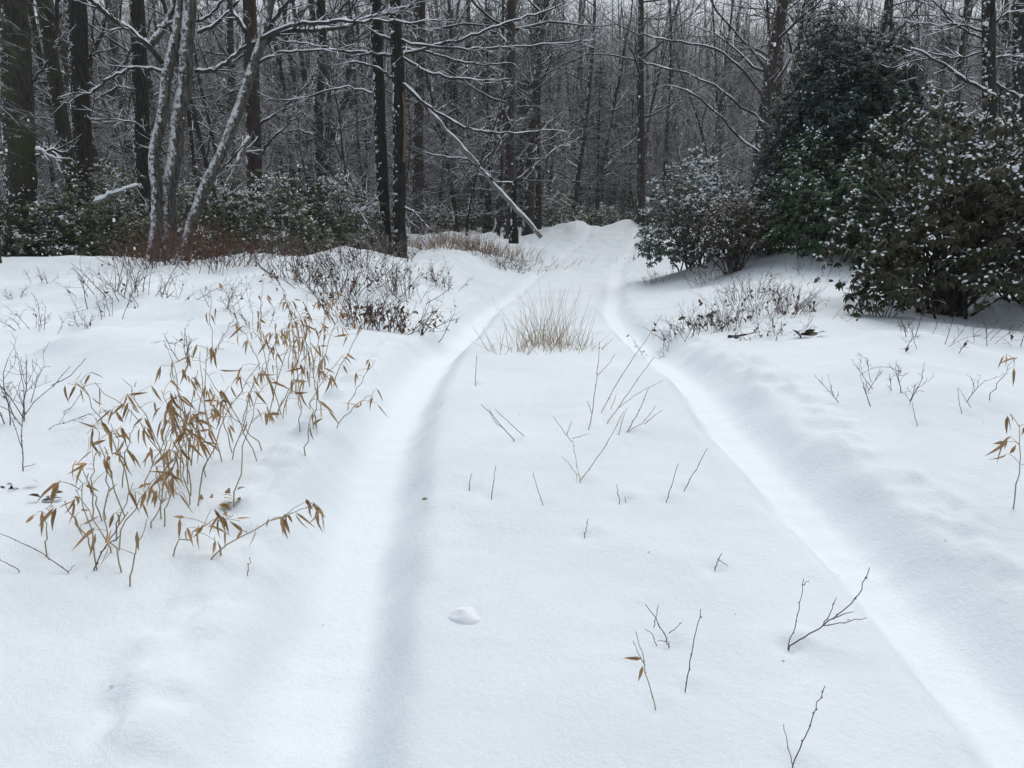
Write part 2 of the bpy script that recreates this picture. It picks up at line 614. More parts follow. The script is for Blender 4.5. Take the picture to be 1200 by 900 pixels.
def paths(O, D, L, K, wob=.15, sag=0.0, r=rng):
    """N wavy paths of K points from O along D with length L"""
    N = len(O)
    t = np.linspace(0, 1, K)
    step = (L / (K - 1))[:, None]
    d = unit(D)
    P = np.zeros((N, K, 3))
    P[:, 0] = O
    for k in range(1, K):
        d = unit(d + r.normal(0, wob, (N, 3)) + np.array([0, 0, sag]))
        P[:, k] = P[:, k - 1] + d * step
    return P


def sample_on(P, R, n, lo, hi, r=rng):
    """n starting points on each of the paths P, with the direction there"""
    N, K, _ = P.shape
    u = (r.uniform(lo, hi, (N, n)) * (K - 1))
    i = np.minimum(u.astype(int), K - 2)
    f = (u - i)[..., None]
    a = np.take_along_axis(P, i[..., None].repeat(3, -1), 1)
    b = np.take_along_axis(P, (i + 1)[..., None].repeat(3, -1), 1)
    rr = np.take_along_axis(R, i, 1)
    return (a * (1 - f) + b * f).reshape(-1, 3), unit(b - a).reshape(-1, 3), rr.reshape(-1), (u / (K - 1)).reshape(-1)


# ------------------------------------------------------------------ woodland trees (kinds built once, then copied)
def bare_tree(name, height, r0, n1, n2, n3, l1, lo, tilt, bark, twig, seed, curve=.05, flat=0.3):
    r = np.random.default_rng(seed)
    K = 11
    root = empty(name, (0, 0, 0))
    trunk = paths(np.zeros((1, 3)), np.array([[tilt * r.normal(), tilt * r.normal(), 1.0]]), np.array([height]), K, curve, .05, r)
    trunk[:, 0, 2] -= .3
    R = r0 * np.linspace(1, .16, K)[None] ** .9
    R[0, 0] *= 1.35
    mb = MB()
    mb.tubes(trunk, R, 9)
    mb.build('trunk', bark, root)
    cb = MB()
    O, T, rr, u = sample_on(trunk, R, n1, lo, .98, r)
    az = r.uniform(0, 2 * np.pi, n1)
    el = np.where(u < .5, r.normal(flat, .25, n1), r.normal(flat + .45, .25, n1))
    D = np.stack([np.cos(az) * np.cos(el), np.sin(az) * np.cos(el), np.sin(el)], -1)
    L = l1 * r.uniform(.45, 1.15, n1) * (1.1 - .55 * u)
    P1 = paths(O, D, L, 7, .13, .02, r)
    R1 = np.minimum(rr * .45, .010 + .011 * L)[:, None] * np.linspace(1, .22, 7)[None]
    cb.tubes(P1, R1, 4, 0, 1.1)
    O, T, rr, _ = sample_on(P1, R1, n2, .15, .98, r)
    D = unit(T + unit(r.normal(0, 1, T.shape) * np.array([1, 1, .55])) * .95)
    L2 = np.repeat(L, n2) * r.uniform(.18, .55, len(O))
    P2 = paths(O, D, L2, 5, .17, .03, r)
    R2 = np.maximum(rr * .55, .0045)[:, None] * np.linspace(1, .4, 5)[None]
    cb.tubes(P2, R2, 4, 0, 1.1)
    O, T, rr, _ = sample_on(P2, R2, n3, .2, 1, r)
    D = unit(T + unit(r.normal(0, 1, T.shape) * np.array([1, 1, .6])) * .9)
    L3 = np.repeat(L2, n3) * r.uniform(.25, .6, len(O))
    P3 = paths(O, D, L3, 4, .18, .03, r)
    cb.tubes(P3, np.maximum(rr * .7, .0038)[:, None] * np.linspace(1, .6, 4)[None], 3)
    cb.build('crown', twig, root)
    return root


protos = []
for k in range(5):
    protos.append(('tall', bare_tree('bare_tree', rng.uniform(15, 20), rng.uniform(.13, .20), 34, 7, 4, 4.2, .14, .03, M['bark_far'], M['twig_far'], 100 + k)))
for k in range(2):
    protos.append(('brown', bare_tree('bare_tree', rng.uniform(17, 21), rng.uniform(.18, .24), 26, 7, 4, 4.6, .22, .02, M['bark_red'], M['twig_far'], 120 + k, .03)))
for k in range(4):
    protos.append(('thin', bare_tree('slender_tree', rng.uniform(9, 14), rng.uniform(.055, .09), 34, 7, 3, 2.9, .10, .08, M['bark_far'], M['twig_far'], 140 + k, .07)))
for k in range(3):
    protos.append(('sapling', bare_tree('sapling', rng.uniform(4.5, 7), rng.uniform(.028, .045), 30, 7, 4, 2.2, .08, .15, M['bark_far'], M['twig_far'], 160 + k, .09, .15)))


def hemlock(name, height, rad, n, seed, mat):
    r = np.random.default_rng(seed)
    root = empty(name)
    tb = MB()
    tb.tubes(np.array([(0, 0, -.3), (0.02, 0, height * .5), (0, 0.03, height)]), np.array([.16, .1, .015]) * height / 9, 8)
    tb.build('trunk', M['bark_dark'], root)
    cb = MB()
    u = r.uniform(0, 1, n) ** .75
    z = height * (.06 + .93 * u)
    az = r.uniform(0, 2 * np.pi, n)
    L = rad * (1.02 - u) ** .8 * r.uniform(.55, 1.1, n) + .15
    D = np.stack([np.cos(az), np.sin(az), r.normal(-.02, .13, n)], -1)
    P = paths(np.stack([0 * z, 0 * z, z], -1), D, L, 6, .08, -.05, r)
    R = (.010 + .006 * L)[:, None] * np.linspace(1, .25, 6)[None]
    cb.tubes(P, R, 3, 1)
    # flat sprays of needled twigs along each bough
    O, T, _, uu = sample_on(P, R, 14, .12, 1, r)
    side = unit(np.cross(T, np.array([0, 0, 1.0]))) * r.choice([-1, 1], len(O))[:, None]
    Dn = unit(T * .7 + side * r.uniform(.3, 1, len(O))[:, None] + r.normal(0, .12, O.shape) + np.array([0, 0, -.12]))
    Ln = r.uniform(.20, .45, len(O))
    Mx = frames(Dn, np.tile([0, 0, 1.0], (len(O), 1)) + r.normal(0, .3, O.shape))
    S = np.stack([Ln, Ln * .34, Ln * .5], -1)
    # a fringed spray: five narrow blades fanning from the twig
    TV, TT = [], []
    for j, (a, s, e) in enumerate([(0, 0, 1), (.15, .55, .55), (.15, -.55, .55), (.45, .5, .85), (.45, -.5, .85)]):
        b0 = len(TV)
        TV += [(a, .07, 0), (a, -.07, 0), (e, s * 1.2, -.1)]
        TT += [(b0, b0 + 1, b0 + 2)]
    cb.scatter(np.array(TV), TT, None, Mx * S[:, :, None], O, 0)
    cb.build('crown', [mat, M['limb']], root)
    return root


hem = [hemlock('hemlock_tree', 9.0, 2.3, 260, 201, M['hemlock']), hemlock('hemlock_tree', 12.0, 2.8, 330, 202, M['hemlock'])]


def zone(px):
    if px < 190: return 'left of the snow plastered maple'
    if px < 440: return 'between snowy maple and twin oak'
    if px < 640: return 'between twin oak and fallen trunk'
    if px < 790: return 'behind the end of the wheel tracks'
    if px < 900: return 'just left of the dense dark evergreen'
    if px < 1080: return 'directly behind the dense dark evergreen'
    return 'behind the large rhododendron at the right'


KIND_WORDS = {'tall': ('grey bare forest tree', 'bare grey trees'), 'brown': ('stout brown bare forest tree', 'stout brown trees'),
              'thin': ('thin grey bare tree', 'thin grey trees'), 'sapling': ('low snowy sapling', 'snowy saplings')}

spots = []


def far_enough(x, y, d):
    return all((x - a) ** 2 + (y - b) ** 2 > d * d for a, b in spots)


used = set()


def place_tree(i, x, y, s):
    kind, root = protos[i]
    px, _ = to_px((x, y, 2))
    depth = 'near the clearing' if y < 30 else ('deeper in' if y < 46 else 'far back')
    w, g = KIND_WORDS[kind]
    lab = '%s %s %s' % (w, depth, zone(px))
    o = dup(root, (x, y, float(H(x, y))), rng.uniform(0, 6.28), (s, s, s * rng.uniform(.92, 1.1)), lab, '%s %s %s' % (g, depth, zone(px)),
            (rng.normal(0, .02), rng.normal(0, .02)))
    o['category'] = 'tree'
    spots.append((x, y))


# bigger trunks that can be told apart in the photograph: (px at mid-height, Y, kind index, scale)
NAMED_FAR = [(487, 27, 5, 1.0), (618, 31, 6, .95), (752, 36, 5, 1.0), (673, 42, 0, .9), (645, 44, 1, .8), (563, 40, 2, .8), (700, 47, 3, .9),
             (905, 26, 8, .9), (926, 27, 9, .9), (372, 26, 3, .8), (392, 31, 0, .9), (344, 33, 1, .9), (265, 30, 2, 1.), (120, 31, 3, 1.),
             (1000, 34, 4, .9), (850, 40, 0, .7), (800, 44, 8, .9), (250, 24, 7, 1.0), (535, 30, 9, 1.1), (430, 26, 10, 1.0), (415, 36, 4, 1.),
             (1120, 30, 5, .7), (1185, 26, 1, .9)]
for px, Y, i, s in NAMED_FAR:
    x = at(px, 200, Y)[0]
    place_tree(i, x, Y, s)
n = len(NAMED_FAR)
tries = 0
weights = np.array([.9] * 5 + [.7] * 2 + [1.5] * 4 + [2.6] * 3)
weights /= weights.sum()
while n < 275 and tries < 20000:
    tries += 1
    y = 20 + 52 * rng.uniform() ** 1.05
    x = rng.uniform(-1, 1) * (y * .70 + 2)
    if y < 40 and abs(x - mid_x(y)) < 2.6: continue
    if x > 0 and y < 24: continue
    px, _ = to_px((x, y, 2))
    if 760 < px < 900 and rng.uniform() < .35: continue
    i = int(rng.choice(len(protos), p=weights))
    if y < 24 and protos[i][0] in ('tall', 'brown'): continue
    if not far_enough(x, y, 1.3): continue
    place_tree(i, x, y, rng.uniform(.8, 1.12))
    n += 1
HEM = [(572, 34, 1, .75), (610, 38, 0, .9), (530, 37, 0, .85), (700, 46, 1, .8), (350, 34, 0, .75), (1090, 30, 1, .6), (548, 44, 0, .8), (590, 50, 1, .9), (515, 52, 1, .85), (640, 58, 1, 1), (720, 60, 0, 1.1), (330, 46, 1, .8), (240, 44, 0, .8), (130, 42, 1, .8), (420, 52, 0, 1),
       (60, 40, 0, .9), (860, 52, 1, 1), (960, 44, 1, .9), (1060, 42, 0, .9), (1140, 40, 1, .8), (780, 58, 0, 1.2), (680, 66, 1, 1.1)]
for px, Y, i, s in HEM:
    x = at(px, 200, Y)[0]
    o = dup(hem[i], (x, Y, float(H(x, Y))), rng.uniform(0, 6), (s, s, s), 'dark green hemlock among bare trunks %s' % zone(px),
            'hemlocks among the bare trunks %s' % zone(px))
    o['category'] = 'tree'
    spots.append((x, Y))
for _, p in protos + [(0, h) for h in hem]:
    for c in list(p.children): bpy.data.objects.remove(c)
    bpy.data.objects.remove(p)

# the wood beyond, which reads as one mass
r = np.random.default_rng(55)
NT = 5200
y = 58 + 122 * r.uniform(0, 1, NT) ** .9
x = r.uniform(-1, 1, NT) * (y * .78 + 6)
z = H(x, y, False)
ht = r.uniform(10, 21, NT)
wb = MB()
P = paths(np.stack([x, y, z - .3], -1), np.stack([r.normal(0, .05, NT), r.normal(0, .05, NT), np.ones(NT)], -1), ht, 6, .04, .03, r)
R = r.uniform(.06, .18, NT)[:, None] * np.linspace(1, .2, 6)[None]
wb.tubes(P, R, 5, 0)
O, T, rr, u = sample_on(P, R, 34, .06, 1, r)
az = r.uniform(0, 6.28, len(O))
el = r.normal(.35, .35, len(O))
L = r.uniform(1.0, 3.6, len(O)) * (1.1 - .5 * u)
Pb = paths(O, np.stack([np.cos(az) * np.cos(el), np.sin(az) * np.cos(el), np.sin(el)], -1), L, 4, .2, .03, r)
Rb = np.minimum(rr * .4, .035)[:, None] * np.linspace(1, .35, 4)[None]
wb.tubes(Pb, Rb, 3, 1)
O, T, rr, u = sample_on(Pb, Rb, 3, .2, 1, r)
Pc = paths(O, T + r.normal(0, .6, T.shape), r.uniform(.4, 1.5, len(O)), 3, .2, .03, r)
wb.tubes(Pc, np.full((len(O), 3), .014) * np.array([1, .8, .5])[None], 3, 1)
tag(wb.build('distant_woods', [M['bark_far'], M['twig_far']]), 'dense hazy grey mass of bare woods far behind', 'woods', None, 'stuff')


# ------------------------------------------------------------------ trees of the photograph, trunk and limbs drawn one by one
def px_path(pts, Y, K=None, r=None, wob=0.0, dY=0.0):
    """a path through pixels of the photograph at about Y metres; dY bends it away from or towards the viewer"""
    pts = np.array(pts, float)
    s = np.concatenate([[0], np.cumsum(np.linalg.norm(np.diff(pts, axis=0), axis=1))])
    K = K or max(len(pts) * 3, 5)
    t = np.linspace(0, s[-1], K)
    # Catmull-like smoothing
    g = np.stack([np.interp(t, s, pts[:, 0]), np.interp(t, s, pts[:, 1])], -1)
    for _ in range(2):
        g[1:-1] = .25 * g[:-2] + .5 * g[1:-1] + .25 * g[2:]
    out = []
    for k, (a, b) in enumerate(g):
        out.append(at(a, b, Y + dY * (k / (K - 1)) ** 1.3))
    out = np.array(out)
    if wob and r is not None:
        out[1:-1] += r.normal(0, wob, (K - 2, 3))
    return out


def snow_ridge(mb, P, R, cover=1.0, r=rng, lift=.55, thick=.75):
    """snow lying along the top of a branch, broken here and there, only where the branch is not too steep"""
    T = unit(np.gradient(P, axis=0))
    flatness = np.sqrt(np.clip(1 - T[:, 2] ** 2, 0, 1))
    Q = P + np.array([0, 0, 1])[None] * (R * lift)[:, None]
    RR = R * thick * np.clip((flatness - .35) * 2.2, 0, 1) * np.where(r.uniform(0, 1, len(P)) < cover, r.uniform(.8, 1.25, len(P)), .2)
    RR = np.maximum(RR, 1e-4)
    RR[0] *= .3; RR[-1] *= .3
    mb.tubes(Q, RR, 6, 0, 1.0)


def limb(tree, pts, Y, w0, w1, mat, dY=0.0, twigs=8, name='limb', snow=True, seed=None, tl=.6, lift=.62, thick=.85):
    r = np.random.default_rng(int(pts[0][0] * 7 + pts[0][1] * 13 + pts[-1][0]) if seed is None else seed)
    K = max(len(pts) * 4, 9)
    P = px_path(pts, Y, K, r, .012 * Y / 15, dY)
    R = np.linspace(w0, w1, K) / 2 * Y / FPX
    mb = MB()
    mb.tubes(P, R, 7, cap=True)
    sb = MB()
    if snow: snow_ridge(sb, P, R, .93, r, lift, thick)
    if twigs:
        twigs = int(twigs * 1.6)
        O, T, rr, u = sample_on(P[None], R[None], twigs, .15, 1, r)
        D = unit(T * .8 + unit(r.normal(0, 1, T.shape) * np.array([1, .8, .6])) * .8)
        L = r.uniform(.25, 1, twigs) * tl
        P2 = paths(O, D, L, 6, .14, .03, r)
        R2 = np.maximum(rr * .5, .006)[:, None] * np.linspace(1, .4, 6)[None]
        mb.tubes(P2, R2, 5)
        if snow:
            for a, b in zip(P2, R2): snow_ridge(sb, a, np.maximum(b, .008), .9, r, .6, .8)
        O, T, rr, u = sample_on(P2, R2, 3, .2, 1, r)
        D = unit(T * .8 + unit(r.normal(0, 1, T.shape)) * .8)
        P3 = paths(O, D, np.repeat(L, 3) * r.uniform(.3, .7, len(O)), 4, .15, .03, r)
        mb.tubes(P3, np.full((len(O), 4), .0048) * np.linspace(1, .5, 4)[None], 4)
        if snow:
            for a in P3: snow_ridge(sb, a, np.linspace(.006, .004, 4), .8, r, .6, .9)
    org = np.array(tree.location)
    o = mb.build(name, mat, tree, True)
    o.data.transform(__import__('mathutils').Matrix.Translation(-Vector(org)))
    if sb.v:
        s = sb.build('snow', M['snow'], o)
        s['kind'] = 'stuff'
        s.data.transform(__import__('mathutils').Matrix.Translation(-Vector(org)))
    return o


def stem(tree, pts, Y, w0, w1, mat, dY=0.0, name='trunk', flare=1.35, rough=.04, sides=14, below=.35):
    r = np.random.default_rng(int(pts[0][0] * 3 + Y * 11))
    K = max(len(pts) * 6, 16)
    P = px_path(pts, Y, K, None, 0, dY)
    R = np.linspace(w0, w1, K) / 2 * Y / FPX
    R = R * (1 + rough * r.normal(0, 1, K))
    if flare:
        R[0] *= flare; R[1] *= 1 + (flare - 1) * .45; R[2] *= 1 + (flare - 1) * .15
    if below:
        P = np.concatenate([[P[0] - np.array([0, 0, below])], P])
        R = np.concatenate([[R[0] * 1.1], R])
    mb = MB()
    mb.tubes(P, R, sides)
    o = mb.build(name, mat, tree)
    o.data.transform(__import__('mathutils').Matrix.Translation(-Vector(tree.location)))
    return o


def tree_root(name, px, py, label, Y=None):
    if Y is None:
        p = hit(px, py)
    else:
        p = at(px, py, Y)
    return empty(name, p, label, 'tree'), p[1]


# the snow plastered maple clump at the edge of the woods, three stems
t, Ym = tree_root('maple_tree', 200, 312, 'snow plastered maple of three stems, one leaning right, at the edge of the clearing', 15.0)
stem(t, [(174, 318), (183, 275), (184, 225), (179, 180), (190, 140), (195, 90), (207, 40), (222, -60)], Ym, 13.5, 10.5, M['bark_maple'], .3)
stem(t, [(190, 316), (199, 270), (196, 225), (206, 180), (208, 140), (217, 100), (219, 50), (229, -80)], Ym + .25, 17.5, 13, M['bark_maple'])
stem(t, [(212, 322), (222, 270), (240, 220), (262, 175), (283, 120), (297, 75), (310, 40), (322, -30)], Ym - .15, 13.5, 9, M['bark_maple'], -.5)
bm = M['bark_maple']
limb(t, [(199, 85), (172, 50), (130, 20), (98, -8)], Ym + .3, 6.5, 4.5, M['limb'], -.6, 7)
limb(t, [(176, 55), (196, 28), (206, -5)], Ym + .3, 8, 6, bm, .2, 3)
limb(t, [(203, 88), (180, 80), (150, 80), (128, 92), (104, 112), (92, 108)], Ym + .2, 4, 2.2, M['limb'], -.4, 8)
limb(t, [(228, 84), (252, 82), (272, 70), (284, 56)], Ym + .3, 4.5, 4, M['limb'], .3, 5)
limb(t, [(212, 42), (222, 25), (240, 24), (262, 0)], Ym + .2, 4, 3, M['limb'], .4, 4)
limb(t, [(232, 40), (255, 28), (280, 0)], Ym + .1, 4, 3, M['limb'], .3, 4)
limb(t, [(297, 78), (290, 40), (272, 12), (262, -10)], Ym - .5, 7, 5, M['limb'], .4, 4)
limb(t, [(300, 66), (318, 40), (345, 36), (400, 33), (430, 22), (480, 8)], Ym - .5, 6, 3, M['limb'], .5, 14)
limb(t, [(305, 46), (340, 30), (400, 24), (440, 24), (490, 28), (508, 24)], Ym - .6, 4.5, 2, M['limb'], -.3, 12)
limb(t, [(310, 40), (330, 10), (348, -10)], Ym - .6, 5, 3, M['limb'], -.2, 4)
limb(t, [(302, 75), (320, 62), (360, 60), (405, 58)], Ym - .5, 3.2, 1.6, M['limb'], .6, 8)
limb(t, [(240, 222), (256, 200), (268, 190), (290, 165)], Ym, 3.2, 1.5, M['limb'], .3, 6)
limb(t, [(204, 190), (160, 142), (135, 140), (105, 140)], Ym + .3, 2.6, 1.4, M['limb'], -.3, 8)

# the twin trunked dark oak
t, Yo = tree_root('oak_tree', 462, 290, 'black barked oak with two close upright trunks behind the brush left of the track', 17.5)
stem(t, [(452, 292), (449, 230), (446, 170), (444, 100), (441, 30), (438, -60)], Yo, 14, 12, M['bark_oak'], 0)
stem(t, [(468, 294), (468, 230), (468, 160), (467, 90), (463, 30), (460, -60)], Yo - .2, 15, 13, M['bark_oak'], 0)
# a torn strip of pale wood down the side of the second trunk
o = stem(t, [(473.5, 190), (474.5, 160), (473.5, 122), (472, 108)], Yo - .36, 3.5, 2.2, M['split_wood'], 0, 'torn_bark', 0, .1, 6, 0)
limb(t, [(466, 66), (430, 64), (412, 66)], Yo - .1, 3.5, 2.5, M['limb'], 0, 5)
limb(t, [(466, 66), (500, 56), (545, 46), (580, 30), (634, 16), (660, 4)], Yo - .2, 3.6, 1.8, M['limb'], .8, 12)
limb(t, [(440, 40), (470, 50), (520, 56), (570, 57), (640, 52), (690, 48)], Yo - .3, 3.4, 1.5, M['limb'], 1.0, 12)
limb(t, [(455, 54), (500, 60), (530, 70), (560, 76), (600, 74)], Yo - .1, 3.0, 1.4, M['limb'], .4, 8)
limb(t, [(470, 66), (500, 84), (530, 92), (560, 94), (600, 93)], Yo - .2, 3.2, 1.4, M['limb'], -.6, 10)
limb(t, [(468, 96), (440, 78), (420, 73), (410, 74)], Yo - .2, 3.2, 2.0, M['limb'], -.2, 3)
limb(t, [(472, 98), (490, 116), (520, 138), (555, 154), (600, 156), (655, 152)], Yo - .3, 3.8, 1.6, M['limb'], 1.0, 10)
limb(t, [(470, 240), (485, 248), (500, 264), (506, 272)], Yo - .2, 3, 1.8, M['limb'], -.3, 2)
limb(t, [(441, 60), (400, 62), (360, 50), (330, 48)], Yo - .1, 3, 1.4, M['limb'], .5, 9)
limb(t, [(443, 110), (400, 100), (350, 118), (310, 116)], Yo + .1, 2.4, 1.2, M['limb'], .8, 9)

# the fallen trunk leaning across
p0 = hit(632, 276)
t = empty('fallen_tree', p0, 'long thin snow topped trunk leaning diagonally with its foot on the bank', 'tree')
limb(t, [(634, 278), (600, 240), (555, 188), (520, 148), (490, 116), (474, 98)], 20.5, 5.2, 3.4, M['birch'], -1.5, 0, 'trunk', lift=.75, thick=1.05)
limb(t, [(578, 212), (550, 186), (520, 184), (495, 178)], 20.0, 2.4, 1.2, M['limb'], -.3, 4)
limb(t, [(560, 196), (590, 160), (610, 140)], 19.8, 2.0, 1.0, M['limb'], .3, 4)
# broken stump beside its foot
q = at(603, 262, 21.5)
t = empty('broken_stump', q, 'short dark broken stump with bare side shoots where the fallen trunk rests', 'stump')
stem(t, [(602, 270), (602, 240), (603, 212)], 21.5, 8, 5, M['bark_oak'], 0)
limb(t, [(603, 214), (612, 196), (632, 160)], 21.5, 2.6, 1.2, M['limb'], .2, 5)
limb(t, [(604, 214), (630, 190), (655, 172), (668, 160)], 21.5, 2.6, 1.2, M['limb'], .4, 6)
limb(t, [(602, 214), (590, 215), (570, 208)], 21.5, 2.2, 1, M['limb'], -.2, 4)

# large dark trunks at the left
def big_tree(name, label, pts, Y, w0, w1, mat, limbs=(), low=True):
    t, _ = tree_root(name, pts[0][0], pts[0][1], label, Y)
    stem(t, pts, Y, w0, w1, mat)
    for l in limbs:
        limb(t, l[0], Y + l[3] if len(l) > 3 else Y, l[1], l[2], M['limb'], .4, 7)
    return t


big_tree('mossy_tree', 'thick dark mossy trunk at the far left edge', [(26, 300), (24, 200), (20, 100), (12, -60)], 16.5, 34, 28, M['bark_moss'],
         [([(40, 185), (60, 176), (80, 180)], 4, 2), ([(8, 182), (-10, 178), (-30, 178)], 4, 3), ([(24, 110), (60, 70), (75, 40)], 4, 2)])
big_tree('leaning_tree', 'dark trunk leaning left, second from the left edge of the woods', [(96, 300), (86, 220), (72, 140), (62, 80), (50, 0), (42, -60)], 18.0, 17, 13, M['bark_moss'],
         [([(84, 200), (62, 178), (46, 172)], 5, 3), ([(60, 60), (68, 20), (66, -20)], 5, 4)])
big_tree('forest_tree', 'thick straight dark trunk left of the snow plastered maple', [(102, 300), (98, 200), (93, 100), (88, -60)], 19.5, 23, 19, M['bark_dark'],
         [([(96, 90), (112, 60), (128, 10)], 5, 3), ([(100, 110), (120, 100), (150, 70), (160, 40)], 3, 2)])
big_tree('forest_tree', 'dark straight trunk directly behind the snow plastered maple', [(172, 300), (168, 200), (164, 100), (158, -60)], 20.5, 19, 15, M['bark_dark'],
         [([(168, 110), (140, 100), (120, 112), (100, 128)], 3, 1.5), ([(166, 60), (190, 40), (200, 10)], 4, 2)])
big_tree('brown_tree', 'brown trunk rising behind the leaning maple stem', [(300, 300), (298, 210), (296, 120), (292, 0), (290, -60)], 21.5, 18, 14, M['bark_red'],
         [([(298, 150), (330, 130), (360, 100), (372, 84)], 3.5, 1.5), ([(300, 190), (320, 160), (345, 140), (352, 130)], 3.5, 1.5), ([(298, 100), (270, 108), (245, 130)], 3, 1.5)])
big_tree('forked_tree', 'slim dark trunk between the maple and the twin oak, forked low', [(378, 300), (374, 200), (372, 120), (378, 60), (372, -60)], 23, 13, 9, M['bark_dark'],
         [([(374, 190), (396, 150), (410, 90), (404, 20)], 7, 5), ([(372, 160), (345, 150), (335, 158), (318, 146)], 3, 1.5)])
big_tree('forest_tree', 'tall dark trunk behind the top of the large rhododendron', [(1160, 330), (1160, 200), (1159, 100), (1158, -60)], 12.5, 15, 12.5, M['bark_dark'],
         [([(1160, 108), (1120, 88), (1090, 66), (1066, 56)], 4, 2.5, -.2), ([(1156, 40), (1130, 28), (1100, 30), (1072, 26)], 2.6, 1.3),
          ([(1156, 60), (1120, 70), (1080, 60), (1060, 80)], 2.4, 1.2), ([(1160, 68), (1190, 66), (1220, 70)], 2.6, 1.6), ([(1160, 30), (1180, 14), (1210, 10)], 2.6, 1.5),
          ([(1157, 48), (1120, 30), (1090, -5)], 2.8, 1.5), ([(1162, 96), (1190, 112), (1220, 120)], 4, 3)])
big_tree('forest_tree', 'dark trunk cut off by the photo at the far right', [(1196, 330), (1196, 200), (1195, 100), (1193, -60)], 15.5, 15, 12, M['bark_dark'],
         [([(1194, 60), (1175, 40), (1160, 10)], 3, 1.5)])
for lab, pts, Y, w in [('snowy log lying aslant in the laurels left of the maple', [(110, 238), (135, 226), (162, 217)], 16.0, 5),
                       ('snow topped broken branch between the two leftmost dark trunks', [(42, 174), (56, 182), (72, 190)], 16.0, 5),
                       ('thin snowy branch leaning against the twin trunked oak from the left', [(447, 290), (432, 265), (418, 242)], 16.8, 3),
                       ('short snowy branch stub sticking up left of the twin trunked oak', [(420, 249), (436, 242), (450, 236)], 17.2, 4),
                       ('snowy leaning log behind the leaning maple stem', [(268, 218), (278, 190), (292, 160)], 17.6, 7)]:
    t = empty('fallen_branch', at(pts[0][0], pts[0][1], Y), lab, 'branch')
    limb(t, pts, Y, w, w * .7, M['birch'], .3, 3, 'bough', lift=.75, thick=1.0)
# bent saplings and arching stems left of the dark evergreen
for lab, pts, Y in [('long arching snowy sapling bent over left of the dark evergreen', [(905, 150), (890, 140), (862, 120), (835, 97), (800, 85), (755, 74)], 24),
                    ('upper snowy stem slanting down to the dark evergreen from the treetops', [(900, 80), (876, 52), (852, 30), (826, -10)], 22),
                    ('middle snowy branch bowed towards the dark evergreen', [(896, 118), (880, 92), (855, 66), (825, 52), (780, 50), (755, 40)], 23),
                    ('low snowy stem slanting down onto the mid rhododendron', [(896, 184), (870, 165), (838, 130), (806, 105), (780, 100)], 23.5)]:
    p = at(pts[0][0], pts[0][1], Y)
    t = empty('bent_sapling', p, lab, 'tree', 'snowy saplings bent over by the dark evergreen')
    base = to_px((p[0] + .3, Y, float(H(p[0] + .3, Y))))
    limb(t, [base, ((base[0] + pts[0][0]) / 2 + 6, (base[1] + pts[0][1]) / 2)] + pts, Y, 4.0, 1.8, M['limb'], .3, 14, 'trunk')


